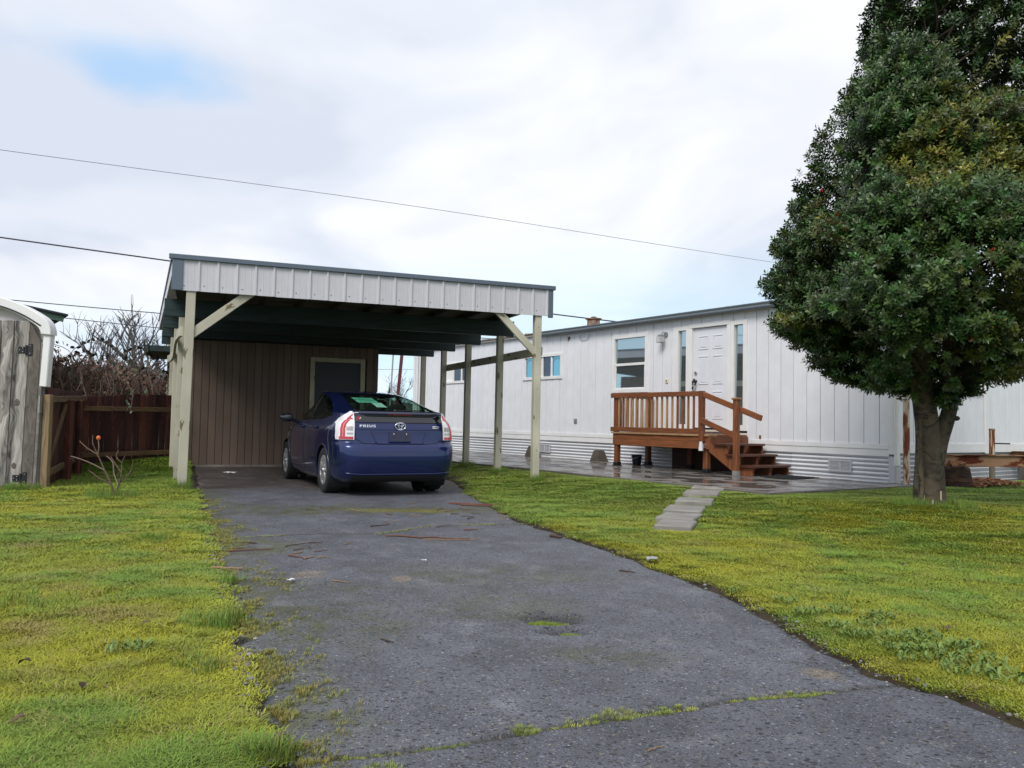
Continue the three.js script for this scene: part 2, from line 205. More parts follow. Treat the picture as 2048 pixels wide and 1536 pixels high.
function lawnY(x, z) {
  const h = toHouse(x, z), p = toPort(x, z);
  let y = 0.015 + 0.03 * (fbm(x * 0.5, z * 0.5, 2, 241) - 0.5) + 0.003 * (fbm(x * 4, z * 4, 2, 243) - 0.5);
  y += 0.10 * step(6.5, 3.6, h.z) * step(-7, -2, h.x);                                        // rises to the walk
  y += 0.20 * step(-2.2, -5.6, p.z) * step(0.35, -0.4, p.x) + 0.06 * Math.exp(-(((x - 4.9) ** 2 + (z + 9.45) ** 2) / 0.6)) + 0.09 * Math.exp(-(((x - 7.72) / 0.5) ** 2 + ((z + 13.15) / 0.3) ** 2));
  const d = driveIn(x, z); y = lerp(y, -0.11, step(-0.02, 0.07, d)); y = lerp(y, 0.0, step(-0.2, 0.0, d) * 0.55 * (d < 0 ? 1 : 0));
  if (h.x < 4.62 && h.x > -9.7 && h.z < 3.4 && h.z > -6.6) y = Math.min(y, 0.03);
  return y;
}
// colour of the turf: yellow moss, grass green, deep green, thatch
function turf(x, z, k) {
  const a = fbm(x * 0.8 + 3, z * 0.8, 4, 251), b = fbm(x * 2.6, z * 2.6 + 5, 4, 253), c = fbm(x * 7, z * 7, 3, 255), e = fbm(x * 1.4 + 9, z * 1.4, 4, 257);
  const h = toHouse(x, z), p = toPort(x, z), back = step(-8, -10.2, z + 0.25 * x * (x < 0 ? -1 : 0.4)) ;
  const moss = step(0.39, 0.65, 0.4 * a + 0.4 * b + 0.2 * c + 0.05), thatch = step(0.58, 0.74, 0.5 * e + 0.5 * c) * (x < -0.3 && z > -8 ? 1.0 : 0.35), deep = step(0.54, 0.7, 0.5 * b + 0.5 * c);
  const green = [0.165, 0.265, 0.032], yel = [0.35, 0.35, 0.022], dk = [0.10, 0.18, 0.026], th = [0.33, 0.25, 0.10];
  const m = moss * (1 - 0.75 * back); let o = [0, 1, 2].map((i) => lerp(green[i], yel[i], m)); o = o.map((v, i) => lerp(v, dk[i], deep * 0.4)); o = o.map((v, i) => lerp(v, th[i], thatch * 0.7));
  const f = 0.75 + 0.5 * k; return o.map((v) => v * f);
}
{
  const g = new THREE.PlaneGeometry(1600, 1600, 8, 8).rotateX(-Math.PI / 2).translate(0, -0.14, -300);
  struct('ground', g, std({ color: C(0.085, 0.095, 0.04), roughness: 1, map: again(T.soil, 900) }));
  // lawn sheet
  const x0 = -15, x1 = 17, z0 = -23, z1 = 4, nx = 320, nz = 290, pos = [], col = [], uv = [], idx = [], r = rand(5);
  for (let j = 0; j <= nz; j++) for (let i = 0; i <= nx; i++) {
    const x = lerp(x0, x1, i / nx), t = j / nz, z = lerp(z1, z0, Math.pow(t, 1.25)), y = lawnY(x, z), d = driveIn(x, z); pos.push(x, y, z); uv.push(x * 1.3, z * 1.3);
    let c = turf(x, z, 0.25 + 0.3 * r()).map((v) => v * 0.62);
    const soil = step(-0.24, -0.04, d + 0.12 * (fbm(x * 9, z * 9, 3, 261) - 0.5)), p = toPort(x, z), bare = step(0.9, 0.2, Math.hypot((p.x - 4.75) / 0.7, (p.z + 1.9) / 2.4) + 0.6 * (fbm(x * 3, z * 3, 3, 263) - 0.5));
    const k = Math.max(soil, bare); c = c.map((v, q) => lerp(v, [0.085, 0.058, 0.036][q], k)); col.push(...c);
  }
  for (let j = 0; j < nz; j++) for (let i = 0; i < nx; i++) { const a = j * (nx + 1) + i, b = a + nx + 1; idx.push(a, a + 1, b + 1, a, b + 1, b); }
  struct('lawn', geom(pos, idx, uv, col), std({ vertexColors: true, roughness: 1, map: T.soil, bumpMap: T.soil, bumpScale: 0.015 }));
}
{ // driveway and road apron: rows across, finer close by
  const pos = [], col = [], uv = [], idx = [], rows = []; let z = 2.8; while (z > -17.8) { rows.push(z); z -= clamp(0.012 * Math.max(1, -z * 0.55), 0.014, 0.07); } rows.push(-17.8);
  const n = 150, r = rand(77);
  for (const z of rows) {
    const L = leftE(z), R = rightE(z);
    for (let i = 0; i <= n + 2; i++) {
      const rim = i === 0 || i === n + 2, x = rim ? (i ? R + 0.09 : L - 0.09) : lerp(L, R, (i - 1) / n); pos.push(x, rim ? -0.12 : driveY(x, z) - 0.02 * step(0.05, 0, Math.min(x - L, R - x)), z); uv.push(x / 1.5, z / 1.5);
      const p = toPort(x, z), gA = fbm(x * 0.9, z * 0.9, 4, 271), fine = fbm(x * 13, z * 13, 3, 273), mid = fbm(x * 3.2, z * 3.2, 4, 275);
      let a = 0.205 + 0.07 * (gA - 0.5) + 0.05 * (mid - 0.5); const roadSide = z > crackAz(x) ? 1 : 0; if (roadSide) a *= 0.88; let c = [a * 0.985, a, a * 1.085];
      // moss and algae that grows in patches
      let ms = 0.85 * step(0.55, 0.0, x - L + 0.5 * (mid - 0.5)) * step(-2.3, -3, z) + 0.9 * step(0.95, 0.2, Math.abs((z + 9.3 + 0.25 * (x + 1.5)) / 0.85) + 0.9 * (mid - 0.5)) * step(0.35, 0.55, gA + 0.1) + 0.55 * step(1.0, 0.3, Math.hypot((x + 0.1) / 1.1, (z + 5.5) / 0.5) + 0.8 * (mid - 0.5)) + 0.5 * step(1, 0.3, Math.hypot((x + 1.0) / 0.8, (z + 4.3) / 1.0) + 0.8 * (mid - 0.5)) + 0.45 * step(1, 0.3, Math.hypot((x - 0.5) / 0.5, (z + 3.65) / 0.25) + 0.8 * (mid - 0.5)) + 0.45 * step(1, 0.3, Math.hypot((x - 0.05) / 0.55, (z + 4.6) / 0.5) + 0.8 * (mid - 0.5)) + 0.7 * step(1, 0.3, Math.hypot((x + 2.0) / 0.6, (z + 6.5) / 0.45) + 0.8 * (mid - 0.5));
      ms = clamp(ms * 1.25) * (0.25 + 0.75 * step(0.34, 0.58, fine)); c = c.map((v, q) => lerp(v, [0.15, 0.155, 0.055][q], clamp(ms) * 0.85));
      const yel = step(1, 0.4, Math.hypot((x + 1.3) / 0.9, (z + 9.25) / 0.22) + 0.7 * (mid - 0.5)); c = c.map((v, q) => lerp(v, [0.30, 0.27, 0.03][q], yel * 0.85));
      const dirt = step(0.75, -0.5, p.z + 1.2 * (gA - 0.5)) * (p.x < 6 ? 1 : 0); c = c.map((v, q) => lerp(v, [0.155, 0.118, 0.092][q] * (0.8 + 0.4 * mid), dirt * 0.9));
      const saw = step(1, 0.2, Math.hypot((x + 1.32) / 0.16, (z + 5.35) / 0.2) + 1.2 * (fine - 0.5)) + step(1, 0.2, Math.hypot((x + 0.68) / 0.1, (z + 5.28) / 0.12) + 1.4 * (fine - 0.5)) + 0.7 * step(1, 0.2, Math.hypot((x - 0.15) / 0.5, (z + 8.75) / 0.3) + 1.4 * (fine - 0.5)) + step(1, 0.2, Math.hypot((x - 1.32) / 0.1, (z + 3.45) / 0.12) + 1.4 * (fine - 0.5)); c = c.map((v, q) => lerp(v, [0.42, 0.33, 0.22][q], clamp(saw) * 0.7));
      const pale = step(0.69, 0.75, fbm(x * 5.5 + 2, z * 5.5, 3, 279)); c = c.map((v) => lerp(v, 0.30, pale * 0.5));                                 // lichen spots
      const holeTone = hole(x, z); c = c.map((v, q) => lerp(v, [0.045, 0.04, 0.034][q], holeTone * 0.9));  // pothole floor coloured darker than the asphalt round it
      const ck = step(0.03, 0.006, Math.abs(z - crackAz(x))) * (x > -0.7 ? 1 : 0) + step(0.035, 0.008, Math.abs(z - crackBz(x))) * (x > -2.6 && x < 0.2 ? 1 : 0); c = c.map((v, q) => lerp(v, [0.06, 0.055, 0.03][q], clamp(ck) * 0.8));
      col.push(...c.map((v) => v * 3.0));
    }
  }
  const w = n + 3; for (let j = 0; j < rows.length - 1; j++) for (let i = 0; i < w - 1; i++) { const a = j * w + i, b = a + w; idx.push(a, a + 1, b + 1, a, b + 1, b); }
  struct('driveway', geom(pos, idx, uv, col), std({ vertexColors: true, roughness: 0.62, map: T.asphalt, bumpMap: T.asphaltBump, bumpScale: 0.009 }));
}
{ // concrete walk along the house, cast in bays, standing a hand's breadth above the grass
  const g = new THREE.Group(); g.name = 'walkway'; g.userData.kind = 'structure'; g.position.set(...HOUSE.at); g.rotation.y = HOUSE.turn; scene.add(g);
  const xs = [-9.6, -6.9, -4.1, -1.2, 1.75, 4.64];
  for (let i = 0; i < 5; i++) part('concrete_bay', bx(xs[i] + 0.004, xs[i + 1] - 0.004, -0.12, 0.169 - 0.002 * (i % 2), 0.0, 3.52 + 0.03 * (i % 3), 0.012), M.wetSlab, g);
}
const stoneAt = [];
{ // stepping stones
  const P = [[1.645, -8.02, 0.36], [1.80, -8.62, 0.40], [2.0, -9.26, 0.42], [2.28, -10.0, 0.44], [2.55, -10.78, 0.45], [2.83, -11.55, 0.45], [3.06, -12.2, 0.4]], r = rand(12);
  const where = ['nearest the driveway', 'second from the driveway', 'third from the driveway', 'in the middle of the row', 'third from the concrete walk', 'second from the concrete walk', 'nearest the concrete walk'];
  P.forEach(([x, z, w], i) => { stoneAt.push([x, z]); const g = cbox(w, 0.06, 0.54 + 0.06 * r(), 0.012); const p = g.attributes.position; for (let k = 0; k < p.count; k++) if (p.getY(k) < 0) p.setY(k, -0.03); const o = solo('stepping_stone', g, M.stone, `flat grey concrete stepping stone in the grass, ${where[i]}`, 'stone', 'stepping stones across the lawn'); o.position.set(x, lawnY(x, z) + 0.02, z); o.rotation.set((r() - 0.5) * 0.03, -0.33 + (r() - 0.5) * 0.1, 0); });
}
{ // far wooded hill on the left
  const pos = [], idx = [], uv = [], col = [], nx = 90, nz = 26;
  for (let j = 0; j <= nz; j++) for (let i = 0; i <= nx; i++) { const x = lerp(-330, 40, i / nx), z = lerp(-120, -420, j / nz), rise = step(-130, -250, z) * step(10, -90, x), y = -0.5 + rise * (13.5 + 6 * (fbm(x * 0.012, z * 0.012, 3, 291) - 0.5) + 1.5 * fbm(x * 0.1, z * 0.1, 3, 293)); pos.push(x, y, z); uv.push(x * 0.05, z * 0.05); const k = fbm(x * 0.06, z * 0.09, 4, 295), c = step(0.42, 0.58, k); col.push(lerp(0.105, 0.17, c), lerp(0.095, 0.155, c), lerp(0.09, 0.12, c)); }
  for (let j = 0; j < nz; j++) for (let i = 0; i < nx; i++) { const a = j * (nx + 1) + i, b = a + nx + 1; idx.push(a, a + 1, b + 1, a, b + 1, b); }
  struct('hill', geom(pos, idx, uv, col), std({ vertexColors: true, roughness: 1, map: T.soil }));
}
// ---------------------------------------------------------------- carport
{
  const o = thing('carport', 'open carport with ribbed grey metal fascia, cream posts and dark green beams', 'carport', PORT.at, PORT.turn);
  const lx = (z) => 0.062 * z, zs = [0, -1.76, -3.63, -5.4, -7.17], W = 5.3, r = rand(31);
  // posts, brackets and beams
  zs.forEach((z, i) => {
    const top = i ? 2.60 : 2.80, lg = lawnY(...V(lx(z), 0, z).applyMatrix4(PM).toArray().filter((_, k) => k !== 1));
    const wl = i ? 0.10 : 0.125;
    part('post', bar([lx(z), -0.15, z], [lx(z) + (i ? 0 : 0.03), top, z], wl, wl, 0.006, V(0, 0, 1)), M.post, o);
    part('post', bar([W - 0.01, -0.15, z], [W + (i ? 0 : -0.01), top, z], 0.115, 0.115, 0.006, V(0, 0, 1)), M.post, o);
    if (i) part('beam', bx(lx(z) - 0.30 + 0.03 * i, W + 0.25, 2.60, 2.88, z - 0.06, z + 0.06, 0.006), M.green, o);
  });
  for (let i = 1; i < 3; i++) part('post_base', bar([W - 0.01, -0.02, zs[i]], [W - 0.01, 0.10, zs[i]], 0.122, 0.122, 0.004, V(0, 0, 1)), M.rustDark, o, 'rotten splash-stained foot of the post');
  part('beam', bx(-0.1, W + 0.1, 2.80, 2.97, -0.10, -0.02, 0.005), M.rafter, o);
  // side rails: the left one has warped, the right one runs straight
  part('side_rail', bar([W + 0.09, 2.20, -0.1 + 0.06], [W + 0.09, 2.22, -5.45], 0.04, 0.14, 0.004), M.girt, o);
  { const sh = []; const n = 16; for (let i = 0; i <= n; i++) { const t = i / n, z = -0.02 - 5.2 * t, y = 2.18 + 0.05 * Math.sin(t * 5.4 + 0.6) - 0.02 * t; sh.push([lx(z) - 0.075 - 0.02 * Math.sin(t * 7), y, z]); } const gs = []; for (let i = 0; i < n; i++) gs.push(bar(sh[i], sh[i + 1], 0.04, 0.13, 0.001)); part('side_rail', gs, M.post, o, 'warped left side rail'); }
  // knee braces
  part('knee_brace', bar([0.05, 2.17, 0.01], [0.86, 2.84, 0.01], 0.045, 0.125, 0.005), M.post, o);
  part('knee_brace', bar([5.25, 2.16, 0.02], [4.55, 2.84, 0.02], 0.05, 0.115, 0.005), M.post, o);
  // roof: rafters, deck, metal
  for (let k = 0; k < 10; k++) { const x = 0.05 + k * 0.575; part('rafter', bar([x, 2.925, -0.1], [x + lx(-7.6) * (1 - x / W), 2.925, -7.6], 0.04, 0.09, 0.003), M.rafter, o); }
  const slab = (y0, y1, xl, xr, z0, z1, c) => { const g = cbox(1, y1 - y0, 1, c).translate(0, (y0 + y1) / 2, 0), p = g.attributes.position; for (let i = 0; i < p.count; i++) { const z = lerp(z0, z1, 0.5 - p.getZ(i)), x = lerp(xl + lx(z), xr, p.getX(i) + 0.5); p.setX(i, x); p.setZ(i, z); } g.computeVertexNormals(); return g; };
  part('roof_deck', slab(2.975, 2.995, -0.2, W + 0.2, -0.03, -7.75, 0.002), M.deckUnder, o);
  part('roof_sheet', slab(3.0, 3.02, -0.23, W + 0.22, -0.02, -7.8, 0.002), M.fascia[0], o);
  // fascia of ribbed panels, each with its rib, its fine pencil lines and its screws
  const n = 22, x0 = -0.10, x1 = W + 0.155, pw = (x1 - x0) / n;
  const prof = (w) => { const s = new THREE.Shape(); s.moveTo(0, 0); s.lineTo(0, 0.012); const a = w * 0.28, b = w * 0.62; s.lineTo(a - 0.006, 0.012); s.lineTo(a, 0.015); s.lineTo(a + 0.006, 0.012); s.lineTo(b - 0.006, 0.012); s.lineTo(b, 0.015); s.lineTo(b + 0.006, 0.012); s.lineTo(w - 0.055, 0.012); s.lineTo(w - 0.042, 0.032); s.lineTo(w - 0.02, 0.032); s.lineTo(w - 0.004, 0.012); s.lineTo(w, 0.012); s.lineTo(w, 0); return s; };
  const pg = new THREE.ExtrudeGeometry(prof(pw), { depth: 0.43, bevelEnabled: false }).rotateX(-Math.PI / 2).scale(1, 1, -1); { const ps = pg.attributes.position; for (let i = 0; i < ps.count; i += 3) for (const a of [pg.attributes.position, pg.attributes.uv]) { const s = a.itemSize; for (let k = 0; k < s; k++) { const t = a.array[(i + 1) * s + k]; a.array[(i + 1) * s + k] = a.array[(i + 2) * s + k]; a.array[(i + 2) * s + k] = t; } } pg.computeVertexNormals(); }
  const sg = new THREE.SphereGeometry(0.008, 8, 5).scale(1, 1, 0.6);
  for (let i = 0; i < n; i++) { const m = part('fascia_panel', pg, M.fascia[Math.floor(r() * 3)], o); m.position.set(x0 + i * pw, 2.765 + 0.004 * (r() - 0.5), 0.07); for (const q of i % 2 ? [0.12] : [0.1, 0.88]) { const sc = part('screw', sg, M.screw, m); sc.position.set(pw * (q + 0.05 * r()), 0.065 + 0.02 * r(), 0.014); } }
  // trims
  part('roof_cap', bx(-0.27, W + 0.26, 3.195, 3.262, 0.05, 0.125, 0.006), M.capTrim, o); part('roof_cap_flange', bx(-0.262, W + 0.252, 3.245, 3.258, -0.18, 0.06, 0.002), M.capTrim, o);
  part('corner_trim', bx(-0.225, -0.085, 2.765, 3.2, 0.066, 0.106, 0.005), M.capTrim, o); part('corner_trim', bx(W + 0.145, W + 0.225, 2.74, 3.2, 0.066, 0.106, 0.005), M.capTrim, o);
  part('fascia_backing', bx(-0.2, W + 0.2, 2.79, 3.19, 0.03, 0.064, 0.002), M.deckUnder, o);
  { const g = slab(2.96, 3.16, -0.235, -0.215, 0.03, -7.8, 0.002); part('side_fascia', g, M.fascia[1], o); part('side_fascia', bx(W + 0.205, W + 0.222, 2.96, 3.16, -7.8, 0.03, 0.002), M.fascia[1], o); part('side_cap', slab(3.155, 3.2, -0.255, -0.2, 0.04, -7.82, 0.004), M.capTrim, o); part('side_cap', bx(W + 0.19, W + 0.245, 3.155, 3.2, -7.82, 0.04, 0.004), M.capTrim, o); }
}
// ---------------------------------------------------------------- storage shed across the back of the carport
{
  const o = thing('storage_shed', 'brown vertical-board storage shed across the back of the carport', 'shed', PORT.at, PORT.turn), Z = -5.5, xl = -0.36, xr = 3.84, bw = 0.146, r = rand(41);
  part('wall_frame', [bx(xl + 0.02, 2.36, 0.0, 2.6, Z - 0.06, Z - 0.02), bx(3.55, xr - 0.02, 0.0, 2.6, Z - 0.06, Z - 0.02), bx(2.36, 3.55, 2.36, 2.6, Z - 0.06, Z - 0.02)], M.brownDark, o);
  for (let x = xl; x < xr - 0.02; x += bw) { const a = x + 0.004, b = Math.min(x + bw, xr) - 0.004; if (b - a < 0.02) continue; const m = M.brown[Math.floor(r() * 3)]; if (a > 2.34 && b < 3.58) part('board', bx(a, b, 2.34, 2.58, Z - 0.02, Z, 0.003), m, o); else if (b > 2.36 && a < 2.36) part('board', [bx(a, 2.362, 0.03, 2.58, Z - 0.02, Z, 0.003), bx(2.362, b, 2.34, 2.58, Z - 0.02, Z, 0.003)], m, o); else if (a < 3.56 && b > 3.56) part('board', [bx(3.56, b, 0.03, 2.58, Z - 0.02, Z, 0.003), bx(a, 3.56, 2.34, 2.58, Z - 0.02, Z, 0.003)], m, o); else part('board', bx(a, b, 0.03, 2.58, Z - 0.02, Z, 0.003), m, o); }
  for (let k = 0; k < 14; k++) { const a = Z - 0.03 - k * bw, m = M.brown[k % 3]; part('board', bx(xr - 0.02, xr, 0.03, 2.58, a - bw + 0.006, a - 0.002, 0.003), m, o); part('board', bx(xl - 0.0, xl + 0.02, 0.03, 2.58, a - bw + 0.006, a - 0.002, 0.003), m, o); }
  part('wall_back', bx(xl, xr, 0, 2.58, Z - 2.14, Z - 2.1, 0.003), M.brown[1], o);
  const d = part('door', bx(2.47, 3.45, 0.05, 2.24, Z - 0.05, Z - 0.012, 0.004), M.shedDoor, o, 'dark slate door'); part('door_handle', new THREE.SphereGeometry(0.03, 12, 8).translate(2.55, 1.05, Z + 0.03), M.steel, d);
  part('door_frame', [bx(2.375, 2.472, 0.02, 2.335, Z - 0.01, Z + 0.022, 0.004), bx(3.448, 3.545, 0.02, 2.335, Z - 0.01, Z + 0.022, 0.004), bx(2.4725, 3.4475, 2.242, 2.334, Z - 0.01, Z + 0.021, 0.004)], M.cream, o);
  part('sill', bx(xl - 0.02, xr, -0.04, 0.04, Z - 0.06, Z + 0.012, 0.006), M.concrete, o);
  part('eave', bx(xl - 0.42, xl + 0.05, 2.30, 2.42, Z - 2.3, Z + 0.10, 0.006), M.green, o); part('eave_board', bx(xl - 0.47, xl - 0.42, 2.27, 2.43, Z - 2.3, Z + 0.12, 0.005), M.green, o);
}
// ---------------------------------------------------------------- manufactured home
{
  const o = thing('mobile_home', 'long white mobile home with vertical siding and corrugated skirting', 'house', HOUSE.at, HOUSE.turn);
  const X0 = -12.15, X1 = 4.32, yB = 0.78, yT = 3.25, D = 6.0, sp = 0.273, r = rand(51);
  const holes = [[-2.44, -1.30, 1.74, 3.04], [-5.97, -4.31, 2.14, 2.775], [-10.17, -8.61, 2.165, 2.78], [-0.50, 1.38, 0.90, 3.075]];
  const pieces = (a, b, list, y0 = yB, y1 = yT) => { // upright strips of a board that openings leave over
    const cut = [a, b]; for (const h of list) for (const x of [h[0], h[1]]) if (x > a + 0.004 && x < b - 0.004) cut.push(x); cut.sort((p, q) => p - q); const out = [];
    for (let i = 0; i < cut.length - 1; i++) { let seg = [[y0, y1]]; for (const h of list) if (cut[i] > h[0] - 0.005 && cut[i + 1] < h[1] + 0.005) seg = seg.flatMap(([p, q]) => [[p, Math.min(q, h[2])], [Math.max(p, h[3]), q]].filter(([s, t]) => t - s > 0.01)); for (const s of seg) out.push([cut[i], cut[i + 1], ...s]); } return out; };
  // front siding, one board after another with an open groove between
  let first = X1; while (first > X0 + 0.03) { const a = Math.max(first - sp, X0) + 0.0045, b = first - 0.0045; first -= sp; const ps = pieces(a, b, holes); const m = M.siding[Math.floor(r() * 4)], z = 0.003 * (r() - 0.5); for (const [p, q, y0, y1] of ps) part('siding_board', bx(p, q, y0, y1 - 0.002 * r(), -0.02, z, 0.004), m, o); }
  { const s = new THREE.Shape([[X0 + 0.03, 0.2], [X1 - 0.03, 0.2], [X1 - 0.03, 3.3], [X0 + 0.03, 3.3]].map((p) => new THREE.Vector2(...p))); for (const h of holes) s.holes.push(new THREE.Path([[h[0], h[2]], [h[0], h[3]], [h[1], h[3]], [h[1], h[2]]].map((p) => new THREE.Vector2(...p)))); part('wall_sheathing', new THREE.ExtrudeGeometry(s, { depth: 0.05, bevelEnabled: false }).translate(0, 0, -0.0745), M.sheath, o); }
  // right end wall, seen under the tree, with a trim board where its two halves meet
  const endHoles = [[-2.80, -1.75, 1.70, 2.75]];
  for (let a = 0.0, k = 0; a > -D + 0.05; a -= sp, k++) { const z1 = a - 0.004, z0 = Math.max(a - sp, -D) + 0.004; const ps = pieces(z0, z1, endHoles, 0.80, yT); const x = X1 + 0.003 * (r() - 0.5); for (const [p, q, y0, y1] of ps) part('siding_board', bx(X1 - 0.02, x, y0, y1, p, q, 0.004), M.siding[k % 4], o); }
  part('wall_sheathing', [bx(X1 - 0.07, X1 - 0.024, 0.15, 3.3, -D + 0.03, -2.80), bx(X1 - 0.07, X1 - 0.024, 0.15, 3.3, -1.75, -0.076), bx(X1 - 0.07, X1 - 0.024, 0.15, 1.7, -2.80, -1.75), bx(X1 - 0.07, X1 - 0.024, 2.75, 3.3, -2.80, -1.75)], M.sheath, o);
  part('end_trim', bx(X1 + 0.002, X1 + 0.03, 0.62, yT, -3.04, -2.92, 0.004), M.trim, o); part('end_trim', bx(X1 - 0.014, X1 + 0.024, 0.44, yT, -0.10, 0.024, 0.006), M.trim, o, 'corner board'); part('end_trim', bx(X1 - 0.12, X1 - 0.015, 0.62, yT, 0.003, 0.022, 0.006), M.trim, o);
  part('bottom_rail', bx(X1 - 0.02, X1 + 0.018, 0.64, 0.80, -D, -0.102, 0.004), M.trim, o);
  part('corner_board', bx(X0 - 0.02, X0 + 0.10, 0.62, yT, 0.002, 0.02, 0.004), M.trim, o);
  part('wall_left', bx(X0 - 0.02, X0 + 0.02, 0.2, 3.3, -D, -0.08), M.siding[1], o); part('wall_back', bx(X0, X1, 0.2, 3.3, -D - 0.03, -D), M.siding[1], o);
  // band under the siding, then corrugated sheets
  for (const [a, b] of [[X0, -8.2], [-8.19, -4.3], [-4.29, -1.02], [-1.01, 1.5], [1.51, X1 - 0.10]]) part('skirt_band', [bx(a, b, 0.70, 0.782, 0.0, 0.022, 0.003), bx(a, b, 0.585, 0.698, -0.012, 0.012, 0.003)], M.trim, o);
  const corr = (len, h, n) => { const pos = [], idx = [], uv = [], st = n * 12; for (let i = 0; i <= st; i++) { const y = h * i / st, z = 0.013 * Math.cos(i / 12 * 2 * Math.PI); for (const x of [0, len]) { pos.push(x, y, z); uv.push(x, y); } } for (let i = 0; i < st; i++) { const a = 2 * i; idx.push(a, a + 1, a + 3, a, a + 3, a + 2); } return geom(pos, idx, uv); };
  for (let a = X0, k = 0; a < X1 - 0.2; a += 2.42, k++) { const L = Math.min(2.44, X1 - 0.06 - a), s = part('skirt_sheet', corr(L, 0.44, 6), M.skirt, o); s.position.set(a, 0.15, -0.015 - 0.004 * (k % 2)); }
  for (let a = 0, k = 0; a > -D + 0.2; a -= 2.42, k++) { const L = Math.min(2.44, D + a), s = part('skirt_sheet', corr(L, 0.60, 8), M.skirt, o); s.rotation.y = Math.PI / 2; s.position.set(X1 - 0.03 - 0.004 * (k % 2), 0.06, a - 0.06); }
  part('skirt_corner', [bx(X1 - 0.11, X1 - 0.005, 0.15, 0.585, 0.0, 0.012, 0.003), bx(X1 - 0.012, X1 + 0.002, 0.15, 0.60, -0.16, -0.002, 0.003)], M.fascia[0], o);
  for (const [a, b, y0, y1] of [[-5.19, -4.74, 0.27, 0.48], [3.13, 3.56, 0.29, 0.49]]) { const v = part('vent', [bx(a, b, y0, y0 + 0.025, 0.0, 0.025), bx(a, b, y1 - 0.025, y1, 0.0, 0.025), bx(a, a + 0.025, y0 + 0.026, y1 - 0.026, 0, 0.024), bx(b - 0.025, b, y0 + 0.026, y1 - 0.026, 0, 0.024), bx((a + b) / 2 - 0.012, (a + b) / 2 + 0.012, y0 + 0.026, y1 - 0.026, 0, 0.023)], M.fascia[1], o); for (let k = 0; k < 7; k++) part('louvre', bx(a + 0.026, b - 0.026, y0 + 0.03 + k * 0.021, y0 + 0.044 + k * 0.021, 0.004, 0.014, 0.001), M.fascia[k % 3], v); }
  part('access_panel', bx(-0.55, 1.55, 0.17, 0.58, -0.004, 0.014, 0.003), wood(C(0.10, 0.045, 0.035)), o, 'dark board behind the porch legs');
  // windows; front panes lean back, an invented tilt that lowers the mirrored skyline
  const pane = (a, b, y0, y1, z, m, w) => part('pane', cbox(b - a, y1 - y0, 0.006, 0.001).rotateX(-0.013).translate((a + b) / 2, (y0 + y1) / 2, z), m, w);
  const win = (a, b, y0, y1, t, build, z = 0) => { const w = part('window', [bx(a, b, y1 - t, y1, -0.05, 0.028, 0.005), bx(a, b, y0, y0 + t, -0.05, 0.031, 0.005), bx(a, a + t, y0 + t + 0.001, y1 - t - 0.001, -0.05, 0.028, 0.005), bx(b - t, b, y0 + t + 0.001, y1 - t - 0.001, -0.05, 0.028, 0.005)], M.trim, o); build(w); return w; };
  win(-2.45, -1.295, 1.735, 3.048, 0.085, (w) => { pane(-2.363, -1.382, 2.40, 2.962, -0.026, M.glass, w); pane(-2.33, -1.415, 1.85, 2.345, -0.010, M.glass, w); part('sash', [bx(-2.364, -1.381, 2.342, 2.40, -0.03, 0.01, 0.004), bx(-2.364, -2.328, 1.85, 2.341, -0.02, 0.004, 0.003), bx(-1.417, -1.381, 1.85, 2.341, -0.02, 0.004, 0.003), bx(-2.364, -1.381, 1.821, 1.849, -0.02, 0.006, 0.003)], M.trim, w); });
  const slider = (a, b, y0, y1, kinds) => win(a, b, y0, y1, 0.075, (w) => { const n = kinds.length, s = (b - a - 0.15) / n; kinds.forEach((m, k) => { const p = a + 0.075 + k * s, q = p + s; for (const e of [p + 0.001, q - 0.03]) part('sash', bx(e, e + 0.029, y0 + 0.076, y1 - 0.076, -0.04, 0.005, 0.003), M.trim, w); const g = part('pane', bx(p + 0.03, q - 0.03, y0 + 0.076, y1 - 0.076, -0.03, -0.024, 0.001), m, w); if (m === M.glassTeal) { const cx = (p + q) / 2, rr = (q - p) / 2 - 0.055, pts = []; for (let i = 0; i <= 10; i++) { const t = Math.PI * i / 10; pts.push([cx - rr * Math.cos(t), y1 - 0.22 + 0.09 * Math.sin(t), -0.02]); } part('came', tube([[cx - rr, y0 + 0.11, -0.02], ...pts, [cx + rr, y0 + 0.11, -0.02]], 0.005, 30, 5), M.gutter, g); } }); });
  slider(-5.98, -4.30, 2.13, 2.785, [M.glassTeal, M.trim, M.glassDark, M.glassTeal]); slider(-10.18, -8.60, 2.155, 2.79, [M.trim, M.glassDark, M.glassDark]);
  { const w = part('window', [bx(X1 - 0.02, X1 + 0.022, 2.70, 2.77, -2.84, -1.71, 0.004), bx(X1 - 0.02, X1 + 0.025, 1.66, 1.74, -2.84, -1.71, 0.004), bx(X1 - 0.02, X1 + 0.022, 1.741, 2.699, -2.84, -2.77, 0.004), bx(X1 - 0.02, X1 + 0.022, 1.741, 2.699, -1.78, -1.71, 0.004)], M.trim, o); part('pane', bx(X1 - 0.03, X1 - 0.024, 1.741, 2.699, -2.769, -1.781, 0.001), M.glassDark, w); }
  // entrance: door, casing, a sidelight on each side
  const casing = (a, b, y0, y1, t) => [bx(a, b, y1 - t, y1, -0.05, 0.03, 0.005), bx(a, a + t, y0, y1 - t - 0.001, -0.05, 0.03, 0.005), bx(b - t, b, y0, y1 - t - 0.001, -0.05, 0.03, 0.005)];
